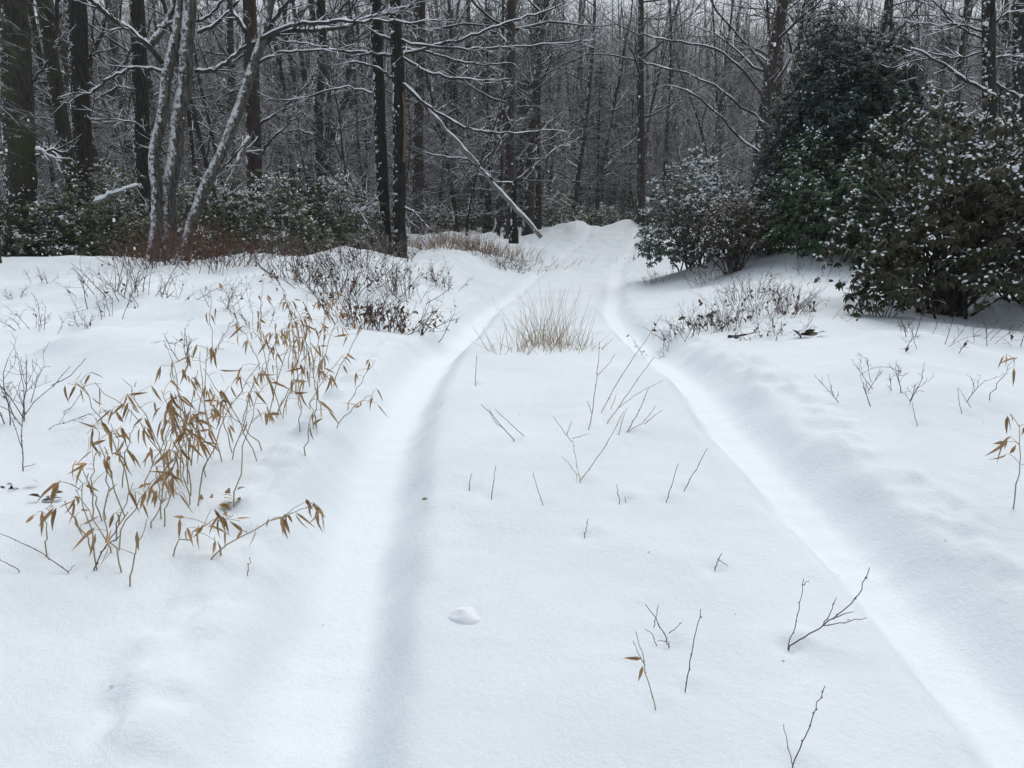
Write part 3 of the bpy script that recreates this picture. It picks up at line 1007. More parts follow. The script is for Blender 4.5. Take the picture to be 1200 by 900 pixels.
# ------------------------------------------------------------------ evergreen shrubs
def evergreen(name, label, cat, base, rx, ry, h, n, leaf, nl, mat, seed, group=None, z0=.12, droop=.45, snowiness=.3, cone=0.0, inner=.35, lump=.28, blob=.045,
              stems=26, width=.34, lean=(0, 0)):
    """stems, whorls of leaves through the crown's volume, snow caught on the outer ones"""
    r = np.random.default_rng(seed)
    root = empty(name, base, label, cat, group)
    n0 = int(n * 1.0)
    d = unit(r.normal(0, 1, (n0, 3)))
    d[:, 2] = np.abs(d[:, 2]) * 1.0 - .12 * (r.uniform(0, 1, n0) < .3)
    d = unit(d)
    rad = np.where(r.uniform(0, 1, n0) < inner, r.uniform(.25, 1, n0) ** .6, r.uniform(.84, 1.04, n0))
    lum = 1 + lump * (2 * fbm(d[:, 0] * 2.6 + seed, d[:, 1] * 2.6 + d[:, 2] * 3.1, seed, 2))
    s = rad * lum
    zz = d[:, 2] * s
    taper = 1 - cone * np.clip(zz, 0, 1)
    C = np.stack([d[:, 0] * s * rx * taper, d[:, 1] * s * ry * taper, h * (z0 + (1 - z0) * zz)], -1)
    C[:, 0] += lean[0] * np.clip(zz, 0, 1); C[:, 1] += lean[1] * np.clip(zz, 0, 1)
    C += r.normal(0, .04, C.shape) * leaf / .1
    C[:, 2] = np.maximum(C[:, 2], .05)
    sb = MB()
    ends = C[r.choice(n0, stems, replace=False)]
    for e in ends:
        b = np.array([r.normal(0, .12) * rx, r.normal(0, .12) * ry, -.15])
        m1 = b + (e - b) * np.array([.25, .25, .45]) + r.normal(0, .05, 3) * h
        m2 = b + (e - b) * np.array([.65, .65, .75]) + r.normal(0, .04, 3) * h
        tt = np.linspace(0, 1, 9)[:, None]
        Pp = (1 - tt) ** 3 * b + 3 * tt * (1 - tt) ** 2 * m1 + 3 * tt ** 2 * (1 - tt) * m2 + tt ** 3 * e
        sb.tubes(Pp, np.linspace(.020, .006, 9) * h / 2.2, 5)
    sb.build('stems', M['limb'], root)
    ax = unit(d * .75 + np.array([0, 0, .65]) + r.normal(0, .3, d.shape))
    # leaves round each axis
    A = np.repeat(ax, nl, 0)
    OO = np.repeat(C, nl, 0)
    ref = unit(np.cross(ax, r.normal(0, 1, ax.shape)))
    ref2 = np.cross(ax, ref)
    ph = (np.arange(nl)[None] * 2 * np.pi / nl + r.uniform(0, 6.28, (n0, 1)) + r.normal(0, .25, (n0, nl))).reshape(-1, 1)
    Rd = np.repeat(ref, nl, 0) * np.cos(ph) + np.repeat(ref2, nl, 0) * np.sin(ph)
    dr = np.abs(r.normal(droop, .25, (len(OO), 1)))
    D = unit(Rd + A * r.uniform(-.1, .4, (len(OO), 1)) + np.array([0, 0, -1]) * dr)
    L = leaf * r.uniform(.7, 1.2, len(OO))
    Mx = frames(D, A + r.normal(0, .18, A.shape))
    S = np.stack([L, L * width, L * .8], -1)
    fb = MB()
    fb.scatter(LEAF_V, LEAF_T, LEAF_Q, Mx * S[:, :, None], OO)
    fb.build('foliage', mat, root)
    # snow caps on whorls that are open to the sky
    pr = snowiness * np.clip(.25 + .9 * d[:, 2] + .6 * (rad - .8), 0, 1.2) * (rad > .75)
    pr = pr * np.clip(1 + 5.0 * fbm(C[:, 0] * 2.6, C[:, 2] * 2.6 + C[:, 1], seed + 3, 2), .03, 2.6)
    keep = np.nonzero(r.uniform(0, 1, n0) < pr)[0]
    if len(keep):
        bb = MB()
        k = len(keep)
        for rep in range(3):
            Cb = C[keep] + np.array([0, 0, .012]) * leaf / .1 + r.normal(0, .018, (k, 3)) * leaf / .1 * (1 + rep)
            ang = r.uniform(0, 6.28, k)
            Mr = np.zeros((k, 3, 3))
            sx, sy, sz = blob * r.uniform(.3, .85, k), blob * r.uniform(.3, .75, k), blob * r.uniform(.25, .5, k)
            Mr[:, 0, 0], Mr[:, 0, 1] = np.cos(ang) * sx, np.sin(ang) * sx
            Mr[:, 1, 0], Mr[:, 1, 1] = -np.sin(ang) * sy, np.cos(ang) * sy
            Mr[:, 0, 2] = r.normal(0, .25, k) * blob
            Mr[:, 2, 2] = sz
            tv = ICO_V * (1 + .25 * r.normal(0, 1, (12, 1)))
            bb.scatter(tv, ICO_T, None, Mr, Cb)
        bb.build('snow', M['snow'], root)['kind'] = 'stuff'
    return root


def base_at(px, py, Y):
    p = at(px, py, Y)
    return np.array([p[0], Y, float(H(p[0], Y))])


# right side, nearest first
b = base_at(1108, 370, 8.6)
evergreen('rhododendron', 'large snow flecked rhododendron bush on the right bank', 'shrub', b, 1.10, 1.0, 2.12, 1900, .086, 7, M['rhodo'], 301, z0=.20, snowiness=.30, stems=80, lump=.42, blob=.029, droop=.95)
b = base_at(1212, 352, 9.2)
evergreen('rhododendron', 'rhododendron bush cut off by the right edge, beside the largest one', 'shrub', b, .85, .9, 2.3, 1300, .088, 7, M['rhodo'], 302, z0=.20, snowiness=.30, stems=50, blob=.034, droop=.95)
b = base_at(1030, 385, 7.9)
evergreen('rhododendron', 'low drooping rhododendron shoot at the foot of the large right bush', 'shrub', b, .38, .35, .80, 190, .09, 7, M['rhodo'], 303, z0=.25, snowiness=.5, stems=8, blob=.034, droop=.95)
b = base_at(984, 290, 15.5)
evergreen('evergreen_tree', 'dense tall dark blue green evergreen tree on the right', 'tree', b, 1.46, 1.4, 4.25, 8500, .105, 9, M['holly'], 304, z0=.08, snowiness=.07, cone=-.26, inner=.5, stems=14, lump=.15, blob=.04, width=.30, droop=.35)
b = base_at(948, 292, 13.6)
evergreen('evergreen_shrub', 'bright green evergreen shrub at the foot of the tall dark evergreen', 'shrub', b, .80, .8, 1.75, 900, .075, 8, M['green_shrub'], 305, z0=.1, snowiness=.10, stems=20, blob=.032)
b = base_at(1020, 300, 13.2)
evergreen('evergreen_shrub', 'dark shrub filling the gap between the tall evergreen and the large rhododendron', 'shrub', b, .85, .8, 2.1, 900, .08, 8, M['green_shrub'], 306, z0=.1, snowiness=.12, stems=20, blob=.035)
b = base_at(815, 305, 16.2)
evergreen('rhododendron', 'rounded snow dusted rhododendron beside the right wheel track', 'shrub', b, 1.22, 1.1, 2.0, 1500, .095, 7, M['laurel2'], 307, z0=.12, snowiness=.5, stems=30, blob=.045)
b = base_at(858, 325, 14.2)
evergreen('browned_shrub', 'brownish shrub with bare lower stems in front of the rounded rhododendron', 'shrub', b, .66, .6, 1.45, 640, .07, 7, M['rhodo_brown'], 308, z0=.34, snowiness=.22, stems=44, blob=.03)
b = base_at(905, 300, 15.0)
evergreen('rhododendron', 'snowy rhododendron tucked between the brownish shrub and the dark evergreen', 'shrub', b, .65, .6, 1.45, 480, .10, 7, M['laurel2'], 309, z0=.12, snowiness=.7, stems=20, blob=.045)
b = base_at(925, 420, 7.0)

# the hedge of laurels and rhododendrons along the left edge of the woods
HEDGE = [(-30, 17, 1.6, 1.3, 'leftmost laurel of the dark hedge, cut off by the photo edge'),
         (55, 16.6, 1.3, 1.4, 'low dark laurel below the bent dark trunk'),
         (120, 17.0, 1.25, 1.75, 'laurel with snow specks below the straight dark trunk'),
         (262, 16.8, 1.15, 1.65, 'dark laurel right behind the leaning maple stem'),
         (330, 16.2, 1.25, 1.75, 'tallest snow capped laurel between maple and oak'),
         (395, 17.2, 1.1, 1.55, 'laurel left of the twin trunked oak'),
         (150, 18.5, 1.2, 1.5, 'laurel in the shade directly behind the maple stems'),
         (432, 20.5, 1.1, 1.2, 'low laurel just behind the twin trunked oak')]
for k, (px, Y, rx, h, lab) in enumerate(HEDGE):
    b = base_at(px, 300, Y)
    evergreen('laurel_bush', lab, 'shrub', b, rx, .9, h, 800, .10, 7, M['laurel'], 320 + k, 'laurels along the left edge of the woods', z0=.08, snowiness=.28, stems=18, blob=.036, lump=.3)
# low shrubs at the far end of the clearing
FARSH = [(555, 33, 1.2, 1.25, 'low dark shrub behind the brown grass bank'), (650, 35, 1.3, 1.5, 'snowy shrub right of the foot of the fallen trunk'),
         (700, 39, 1.2, 1.2, 'small dark shrub behind the snow mound at the crest'), (585, 38, 1.1, 1.4, 'shrub behind the broken stump'),
         (510, 31, 1.1, 1.1, 'dark shrub just right of the twin trunked oak'), (620, 41, 1.2, 1.6, 'farthest shrub behind the fallen trunk'),
         (760, 42, 1.2, 1.1, 'dark shrub at the end of the wheel tracks')]
for k, (px, Y, rx, h, lab) in enumerate(FARSH):
    b = base_at(px, 262, Y)
    evergreen('rhododendron', lab, 'shrub', b, rx, 1.0, h, 300, .13, 6, M['laurel'], 340 + k, 'shrubs at the far end of the clearing', z0=.1, snowiness=.5, stems=10, blob=.06)
# hemlock boughs reaching in at the top left
t = empty('hemlock_tree', base_at(25, 300, 13.0), 'green hemlock with snowy drooping boughs at the top left corner', 'tree')
hb, ht_ = MB(), MB()
r = np.random.default_rng(88)
tp = np.array([(0, 0, -.3), (0, .05, 3), (.05, 0, 8)]) + np.array([-.5, 0, 0])
ht_.tubes(tp, np.array([.14, .11, .04]), 10)
ht_.build('trunk', M['bark_moss'], t)
n = 60
z = r.uniform(2.0, 5.5, n)
az = r.uniform(-1.3, 1.5, n)
P = paths(np.stack([0 * z - .5, 0 * z, z], -1), np.stack([np.cos(az), -np.sin(az) * .6, r.normal(-.1, .15, n)], -1), r.uniform(.7, 1.5, n), 7, .09, -.06, r)
R = np.full((n, 7), .013) * np.linspace(1, .3, 7)[None]
hb.tubes(P, R, 4, 1)
O, T, _, _ = sample_on(P, R, 26, .1, 1, r)
side = unit(np.cross(T, np.array([0, 0, 1.0]))) * r.choice([-1, 1], len(O))[:, None]
D = unit(T * .7 + side * r.uniform(.2, 1, len(O))[:, None] + np.array([0, 0, -.35]) + r.normal(0, .2, O.shape))
Ln = r.uniform(.10, .24, len(O))
TV, TT = [], []
for a, s, e in [(0, 0, 1)] + [(.12 + .16 * j, sg * .8, .42 + .16 * j) for j in range(5) for sg in (-1, 1)]:
    k = len(TV); TV += [(a, .05, 0), (a, -.05, 0), (e, s, -.05)]; TT.append((k, k + 1, k + 2))
Mx = frames(D, np.tile([0, 0, 1.0], (len(O), 1)) + r.normal(0, .3, O.shape))
hb.scatter(np.array(TV), TT, None, Mx * np.stack([Ln, Ln * .3, Ln * .4], -1)[:, :, None], O, 0)
hb.build('crown', [M['hemlock'], M['limb']], t)


# ------------------------------------------------------------------ dry bamboo canes on the left
CANE_LABEL = 'dry tan bamboo cane with drooping leaves in the dense clump left of the track'
def cane(px, py, h, lean, seed, label, group=None, leaves=9, name='bamboo_cane', top=None):
    r = np.random.default_rng(seed)
    b = hit(px, py) if top is None else top
    K = 9
    bend = r.normal(0, .10)
    t = np.linspace(0, 1, K)
    P = np.stack([h * (lean * t + bend * t ** 2), h * r.normal(0, .18) * t + h * .05 * t ** 2, h * t * (1 - .12 * abs(lean)) - h * .10 * t ** 3 * (1 + abs(lean))], -1)
    P += r.normal(0, .006, P.shape)
    P[0] = [0, 0, -.05]
    mb = MB()
    mb.tubes(P, np.linspace(.0030, .0012, K), 5)
    lb = MB()
    O, T, _, u = sample_on(P[None], np.ones((1, K)), leaves, .42, 1.0, r)
    # leaf bunches: short side twigs, each with two to four hanging leaves
    OO, DD, LL = [], [], []
    for o_, t_ in zip(O, T):
        d = unit(t_ * .4 + r.normal(0, 1, 3) * np.array([1, 1, .3]))
        e = o_ + d * r.uniform(.015, .10)
        mb.tubes(np.array([o_, (o_ + e) / 2 + [0, 0, .006], e]), np.array([.0013, .0011, .0008]), 4)
        for q in range(r.integers(1, 4)):
            OO.append(e + r.normal(0, .006, 3))
            DD.append(unit(d * .5 + r.normal(0, .42, 3) + np.array([0, 0, -r.uniform(.3, 2.2)])))
            LL.append(r.uniform(.05, .11))
    OO, DD, LL = np.array(OO), np.array(DD), np.array(LL)
    Mx = frames(DD, r.normal(0, .7, OO.shape) + np.array([0, -.5, .5]))
    lb.scatter(CLEAF_V, LEAF_T, LEAF_Q, Mx * np.stack([LL, .009 + .009 * r.uniform(0, 1, len(LL)), LL * 1.3 * r.uniform(-.5, 1.3, len(LL))], -1)[:, :, None], OO)
    o = mb.build(name, M['cane'])
    o.location = b
    lb.build('leaves', M['cane_leaf'], o)
    tag(o, label, 'bamboo', group)
    return o


r = np.random.default_rng(400)
G = 'bamboo canes in the clump left of the track'
for k in range(45):
    # the clump runs from the lower left up to the right
    u = r.uniform(0, 1)
    px = 170 + 230 * u + r.normal(0, 32)
    py = 585 - 120 * u + r.normal(0, 26)
    cane(px, py, r.uniform(.32, .66), r.normal(.10, .24), 500 + k, CANE_LABEL, G, int(r.integers(3, 7)))
G2 = 'bamboo canes in the loose lower group of the clump'
for k in range(13):
    cane(105 + 95 * r.uniform(), 628 + r.normal(0, 20), r.uniform(.22, .40), r.normal(.05, .25), 600 + k, 'dry tan bamboo cane in the loose small group at the lower left of the clump', G2, int(r.integers(2, 5)))
G3 = 'bamboo canes standing thinly at the back of the clump'
for k in range(10):
    cane(225 + 180 * r.uniform(), 425 + r.normal(0, 14), r.uniform(.40, .62), r.normal(.05, .15), 620 + k, 'sparse dry bamboo cane at the back of the clump, towards the brush', G3, int(r.integers(3, 7)))
cane(198, 652, .22, .95, 641, 'bent bamboo sprig with hanging leaves lying low at the front of the clump', None, 10)
cane(232, 660, .30, 1.35, 642, 'frontmost arching bamboo sprig leaning right over the snow', None, 12)
cane(55, 655, .20, -.1, 643, 'single bamboo sprig with three brown leaves near the left edge', None, 3)
cane(392, 500, .26, .9, 644, 'lone bamboo sprig at the right end of the clump leaning towards the track', None, 5)
cane(150, 545, .52, -.35, 645, 'tall bamboo cane leaning left out of the clump', None, 7)
cane(1188, 596, .42, -.14, 646, 'dry jointed bamboo stalk with curled leaves at the right edge', None, 6, )
cane(1160, 470, .30, .2, 647, 'thin pale cane with one leaf near the right edge below the bush', None, 3)


# ------------------------------------------------------------------ grass
def tuft(name, label, base, rx, ry, n, h, mat, seed, spread=.25, w=.0035, group=None):
    r = np.random.default_rng(seed)
    x, y = r.normal(0, rx, n), r.normal(0, ry, n)
    z = H(base[0] + x, base[1] + y) - base[2] - .04
    L = h * r.uniform(.28, 1.15, n)
    D = np.stack([x / (rx * 3) * spread * 1.6 + r.normal(0, spread, n), y / (ry * 3) * spread + r.normal(0, spread, n), np.ones(n)], -1)
    D[:n // 8, 2] *= .25
    P = paths(np.stack([x, y, z], -1), D, L, 6, .10, -.03, r)
    mb = MB()
    mb.tubes(P, np.full((n, 6), w) * np.linspace(1, .25, 6)[None] * r.uniform(.6, 1.2, n)[:, None], 3)
    o = mb.build(name, mat)
    o.location = base
    tag(o, label, 'grass tuft', group)
    return o


b = hit(640, 405)
tuft('grass_tuft', 'tall tan tuft of dry grass standing on the middle of the track', b, .13, .24, 160, .54, M['grass'], 700, .19, .0026)
b = hit(600, 412)
tuft('grass_tuft', 'thin sprawling dry stalks at the left foot of the tall tan tuft', b, .13, .10, 26, .34, M['grass'], 701, .45)
b = hit(675, 408)
tuft('grass_tuft', 'shorter sparse dry stalks at the right side of the tall tan tuft', b, .10, .10, 34, .30, M['grass'], 702, .35)
for k, (px, py, n, h, lab) in enumerate([(540, 292, 420, .62, 'wide tan brown grass patch on the snowy bank left of the far track'),
                                         (590, 300, 260, .55, 'brown grass patch at the right end of the snowy bank'),
                                         (505, 288, 200, .5, 'brown snow topped grass right beside the twin trunked oak')]):
    b = hit(px, py)
    tuft('brown_grass', lab, b, .8, .6, n, h, M['sedge'], 710 + k, .35, .007)


# ------------------------------------------------------------------ low leafless brush
def brush(name, label, base, rad, h, n, mat, seed, leaves=0, group=None, leafmat=None, cat='brush', fork=4, rt=.004, leaf=.05, wild=.55):
    r = np.random.default_rng(seed)
    root = empty(name, base, label, cat, group)
    x, y = r.normal(0, rad * .42, n), r.normal(0, rad * .38, n)
    z = H(base[0] + x, base[1] + y) - base[2] - .05
    D = np.stack([x / rad * .9 + r.normal(0, wild * .6, n), y / rad * .6 + r.normal(0, wild * .6, n), np.ones(n)], -1)
    L = h * r.uniform(.5, 1.15, n)
    P = paths(np.stack([x, y, z], -1), D, L, 6, .13, .0, r)
    R = rt * r.uniform(.7, 1.3, n)[:, None] * np.linspace(1, .4, 6)[None]
    mb = MB()
    mb.tubes(P, R, 4)
    O, T, rr, u = sample_on(P, R, fork, .3, 1, r)
    P2 = paths(O, unit(T + r.normal(0, .5, T.shape)), np.repeat(L, fork) * r.uniform(.15, .5, len(O)), 5, .15, .02, r)
    R2 = np.maximum(rr * .65, .0012)[:, None] * np.linspace(1, .5, 5)[None]
    mb.tubes(P2, R2, 3)
    O3, T3, rr3, _ = sample_on(P2, R2, 2, .3, 1, r)
    P3 = paths(O3, unit(T3 + r.normal(0, .5, T3.shape)), h * r.uniform(.06, .2, len(O3)), 4, .15, .02, r)
    mb.tubes(P3, np.maximum(rr3 * .7, .001)[:, None] * np.ones((1, 4)), 3)
    mb.build('stems', mat, root)
    if leaves:
        k = r.choice(len(P2), min(leaves, len(P2)), replace=leaves > len(P2))
        OO = P2[k, r.integers(1, 5, len(k))] * np.array([1, 1, .85])
        DD = unit(r.normal(0, .6, OO.shape) + np.array([0, 0, -.7]))
        LL = leaf * r.uniform(.6, 1.3, len(k))
        lb = MB()
        lb.scatter(LEAF_V, LEAF_T, LEAF_Q, frames(DD, r.normal(0, 1, OO.shape)) * np.stack([LL, LL * .5, LL * 1.4], -1)[:, :, None], OO)
        lb.build('leaves', leafmat or M['dead_leaf'], root)
    return root


LB = [(395, 345, .55, .62, 34, 120, 'tangle of grey stems with brown leaves above the bamboo clump'),
      (440, 385, .50, .42, 40, 190, 'low dense brush with dead brown leaves at the left edge of the track'),
      (350, 330, .55, .60, 22, 30, 'open grey brush in front of the laurels, above the bamboo'),
      (470, 345, .55, .55, 24, 40, 'upright grey brush left of the far track'),
      (410, 312, .70, .50, 30, 60, 'snow laden brush on the mound in front of the laurels'),
      (515, 335, .35, .45, 14, 25, 'small reddish brush nearest the left track bend'),
      (455, 300, .6, .55, 30, 60, 'pale brush at the foot of the twin trunked oak'),
      (325, 300, .7, .5, 30, 60, 'dark brush at the foot of the laurels right of the maple'),
      (250, 312, .9, .75, 50, 150, 'rust brown brush around the foot of the maple'),
      (185, 310, .7, .75, 40, 120, 'rust brown brush left of the maple foot'),
      (145, 345, .55, .55, 18, 16, 'open grey shrub standing in the snow below the maple'),
      (600, 318, .6, .35, 26, 40, 'snowy brush at the right end of the grass bank'),
      (565, 300, .6, .45, 26, 50, 'brush in front of the brown grass bank')]
for k, (px, py, rad, h, n, lv, lab) in enumerate(LB):
    b = hit(px, py)
    brush('brush', lab, b, rad, h, int(n * 1.7), M['rust'] if k in (5, 8, 9) else M['brush_red'] if k < 4 else M['brush'], 800 + k, int(lv * 1.5), 'low leafless brush on the left of the track', rt=.0052)
RB = [(850, 385, .55, .34, 44, 60, 'wide low brush in front of the rounded rhododendron'),
      (915, 368, .55, .36, 44, 70, 'dense brush left of the large rhododendron'),
      (800, 392, .35, .26, 24, 30, 'small pale brush at the right edge of the track'),
      (880, 350, .5, .40, 30, 30, 'snowy brush below the brownish shrub'),
      (915, 395, .3, .26, 12, 22, 'brush with pale brown leaves right of the dark branch piece'),
      (832, 330, .35, .5, 30, 20, 'dark stems under the brownish shrub'),
      (770, 330, .35, .3, 20, 16, 'tiny brush beside the far right wheel track'),
      (1085, 400, .45, .32, 9, 3, 'open twigs in the snow in front of the large rhododendron'),
      (1170, 400, .40, .34, 8, 3, 'open twigs in the snow at the right edge'),
      (1050, 460, .35, .22, 8, 0, 'sparse low twigs in the snow right of the track'),
      (950, 320, .5, .35, 16, 8, 'arching twigs in the snow under the green shrub'),
      (1150, 350, .8, .45, 36, 40, 'dark brush under the large rhododendron')]
for k, (px, py, rad, h, n, lv, lab) in enumerate(RB):
    b = hit(px, py)
    brush('brush', lab, b, rad, h, int(n * 1.4), M['twig'] if k in (7, 8, 9) else M['brush'], 840 + k, lv, 'low leafless brush on the right of the track', leafmat=M['dead_leaf'], rt=.0030)
LF = [(38, 385, .16, .30, 9, 'little branching shrub with dark buds in the left field'),
      (122, 372, .20, .34, 7, 'forked grey shrub in the left field, next to the open grey shrub'),
      (192, 350, .20, .34, 7, 'forked shrub straight below the maple'),
      (262, 360, .18, .36, 8, 'little forked shrub between maple and bamboo'),
      (300, 380, .18, .4, 7, 'thin forked shrub just above the bamboo clump'),
      (50, 330, .14, .26, 6, 'small shrub at the back of the left field'),
      (14, 350, .12, .2, 5, 'tiny twiggy shrub by the left edge of the field'),
      (20, 490, .30, .40, 8, 'tangled dark twigs at the left edge above the two dark leaf clumps'),
      (100, 385, .14, .20, 5, 'short twigs between the two forked grey shrubs'),
      (75, 300, .2, .3, 6, 'tiny dark shrub in front of the laurel hedge'),
      (215, 420, .2, .28, 6, 'bare forked twigs behind the tall bamboo canes')]
for k, (px, py, rad, h, n, lab) in enumerate(LF):
    b = hit(px, py)
    brush('twig_shrub', lab, b, rad, h, n, M['twig'], 870 + k, 5, 'small bare shrubs in the left field', M['dead_dark'], 'shrub', 5, .0032, .03, .5)

# ------------------------------------------------------------------ single sprigs through the snow, drawn one by one
BASES = []


def sprig(label, px, py, lines, mat='twig', w=.0024, leaves=(), dy=.0, name='twig', group='bare twigs poking through the snow'):
    """lines: polylines in pixels of the photograph, leaves: (px, py, dx, dy) little dead leaves"""
    b = hit(px, py)
    r = np.random.default_rng(int(px * 31 + py))
    mb = MB()
    sc = b[1] / FPX
    for j, ln in enumerate(lines):
        tilt = r.normal(0, .12) * (j > 0)
        P = px_path(ln, b[1], max(5, 3 * len(ln)), r, .0015)
        P[:, 1] += np.linspace(0, 1, len(P)) * tilt * np.linalg.norm(P[-1] - P[0])
        if j == 0 or (abs(ln[0][0] - px) < 9 and abs(ln[0][1] - py) < 9):
            P = np.concatenate([[[P[0][0], P[0][1], P[0][2] - .05]], P])
        ww = w * (1 if j == 0 else .75)
        mb.tubes(P, np.linspace(ww, ww * .55, len(P)), 5, cap=True)
        # buds
        for q in range(1, len(P) - 1):
            if r.uniform() < .25:
                mb.scatter(ICO_V, ICO_T, None, (np.eye(3) * ww * 1.5)[None], (P[q] + r.normal(0, ww * .6, 3))[None])
    o = mb.build(name, M[mat], origin=b)
    BASES.append(b)
    tag(o, label, 'twig', group)
    if leaves:
        lb = MB()
        for (a, c, dx, dz) in leaves:
            p = at(a, c, b[1]) - b
            e = at(a + dx, c + dz, b[1]) - b
            L = np.linalg.norm(e - p)
            lb.scatter(CLEAF_V, LEAF_T, LEAF_Q, frames((e - p)[None], np.array([[.2, -.8, .5]])) * np.array([L, L * .22, L * .5])[None, :, None], p[None])
        lb.build('leaf', M['cane_leaf'], o)
    return o


sprig('forked bare twig lowest in the photo, on the middle of the track', 929, 897, [[(929, 897), (940, 870), (950, 850), (958, 825), (967, 804)], [(929, 897), (924, 875), (919, 850)]], 'twig_red', .0017, [(931, 893), ] if 0 else ())
sprig('twig with leaning side branches beside the right wheel track', 925, 757, [[(925, 757), (950, 742), (965, 733), (985, 718), (998, 708), (1010, 688), (1019, 665)], [(965, 732), (975, 713), (980, 700)], [(965, 733), (985, 732), (1018, 727)], [(978, 724), (1000, 716)]], 'twig_red', .0022)
sprig('thin upright twig next to the side branched twig', 924, 756, [[(924, 756), (930, 740), (938, 705), (942, 678)], [(940, 686), (948, 680)]], 'twig', .0016)
sprig('thin straight twig right of the crossed twigs', 803, 810, [[(803, 810), (808, 780), (815, 745), (821, 714)]], 'twig', .0018)
sprig('upright twig with two dry leaves left of the thin straight twig', 768, 830, [[(768, 830), (762, 805), (755, 780), (745, 740)], [(756, 780), (748, 765), (742, 752)]], 'cane', .0018, [(752, 772, -22, -1), (753, 780, -5, 20)])
sprig('crossed reddish twigs on the middle of the track', 784, 757, [[(784, 757), (775, 735), (765, 718), (756, 708)], [(770, 758), (765, 742), (756, 737)], [(784, 742), (792, 735), (799, 728)], [(766, 735), (770, 720), (772, 708)], [(784, 752), (770, 752)]], 'twig_red', .0018)
sprig('tiny reddish forked twig above the crossed twigs', 838, 667, [[(838, 667), (840, 660), (846, 648)], [(842, 656), (848, 660), (853, 664)]], 'twig_red', .0020)
sprig('short upright twig alone on the middle of the track', 685, 628, [[(685, 628), (687, 618), (689, 608)]], 'twig', .0017)
sprig('short twig pair left part on the middle of the track', 576, 583, [[(576, 583), (578, 566), (581, 545)]], 'twig', .0018)
sprig('short stubby twig nearest the left wheel track', 550, 573, [[(550, 573), (551, 563), (552, 555)]], 'twig', .0018)
sprig('thin slanting twig in the centre of the hump', 636, 590, [[(636, 590), (630, 575), (625, 553)]], 'twig', .0015)
sprig('slanting reddish twig right of the centre stalks, the shorter of two', 781, 587, [[(781, 587), (787, 570), (795, 543)]], 'twig_red', .0018)
sprig('slanting reddish twig near the right wheel track, the longer of two', 802, 574, [[(802, 574), (815, 552), (829, 525)]], 'twig_red', .0019)
sprig('small twig stub between the slanting twigs and the centre stalks', 726, 588, [[(726, 588), (724, 577), (722, 567)]], 'twig_red', .0016)
sprig('tiny stub of twig beside a small twig stub', 733, 587, [[(733, 588), (733, 582)]], 'twig', .0014)
sprig('bent double twig leaning left near the grass tuft', 602, 515, [[(602, 515), (590, 502), (576, 485), (564, 474)], [(614, 511), (600, 498), (580, 480)], [(590, 502), (578, 495), (574, 480)]], 'twig', .0024)
sprig('long slanting stalk with fork in the centre of the hump', 680, 563, [[(680, 563), (700, 538), (718, 508), (731, 482)], [(680, 563), (676, 545), (671, 515)], [(671, 518), (660, 505), (648, 488)], [(676, 556), (666, 542), (658, 535)], [(664, 510), (670, 492)], [(671, 514), (690, 508)]], 'cane', .0021)
sprig('long bare stalk slanting up right towards the right track', 705, 483, [[(705, 483), (725, 445), (745, 415), (765, 388), (776, 368)]], 'cane', .0026)
sprig('second long bare stalk slanting right, below the longest one', 712, 495, [[(712, 495), (730, 470), (750, 440), (767, 418)], [(725, 478), (745, 463), (778, 447)]], 'cane', .0025)
sprig('forked pale stalks at the right side of the hump', 735, 506, [[(735, 506), (750, 480), (760, 455)], [(738, 504), (755, 495), (768, 475)], [(755, 497), (775, 480)]], 'twig', .0024)
sprig('upright stalk with leaf rags right of the grass tuft', 690, 502, [[(690, 502), (695, 480), (697, 455), (700, 440), (703, 400)], [(694, 485), (688, 470)], [(700, 440), (715, 425), (721, 415)]], 'cane', .0026)
sprig('short stalks just below the grass tuft', 725, 508, [[(725, 508), (730, 490), (735, 478)], [(716, 480), (722, 462)]], 'cane', .0024)
sprig('single upright stalk left below the grass tuft', 557, 451, [[(557, 451), (558, 430), (559, 416)]], 'twig', .0024)
sprig('pair of thin stems in the snow at the right, left one', 1075, 497, [[(1075, 497), (1071, 485), (1069, 471)]], 'cane', .0022)
sprig('forked thin stems in the snow below the large rhododendron', 1127, 484, [[(1127, 484), (1124, 470), (1122, 455)], [(1138, 478), (1130, 465), (1124, 454)]], 'cane', .0022)
sprig('dark jointed stem by the frontmost bamboo sprig', 110, 667, [[(110, 667), (122, 642), (140, 615), (150, 600)], [(124, 640), (140, 628)]], 'twig_red', .0026)
sprig('thin dark twig crossing the bottom left bamboo sprig', 80, 670, [[(80, 670), (60, 655), (35, 640), (-8, 622)], [(80, 670), (88, 662)]], 'twig_red', .0018)
sprig('short thin twig cut off by the left edge', 22, 668, [[(22, 668), (10, 660), (-8, 652)]], 'twig', .0017)
sprig('tall dark upright sprig at the left edge', 27, 550, [[(27, 550), (26, 520), (26, 490), (28, 478)], [(26, 525), (18, 505), (12, 490)], [(27, 548), (40, 545)], [(26, 490), (40, 470), (62, 452), (80, 430)], [(60, 452), (85, 440), (104, 418)], [(26, 500), (10, 480), (-10, 475)]], 'twig', .0028)
sprig('dark bent twig lying over the snow left of the bamboo', 75, 482, [[(75, 482), (85, 478), (100, 452), (105, 440)]], 'twig', .002)
sprig('thin twig in front of the bamboo, near the track', 290, 672, [[(290, 672), (292, 662), (293, 652)]], 'cane', .0018)
sprig('pale hooked twig on the snow right of the track', 1012, 440, [[(1075, 450), (1062, 440), (1045, 430), (1022, 430), (1008, 440)], [(1060, 440), (1050, 425)]], 'twig', .002)


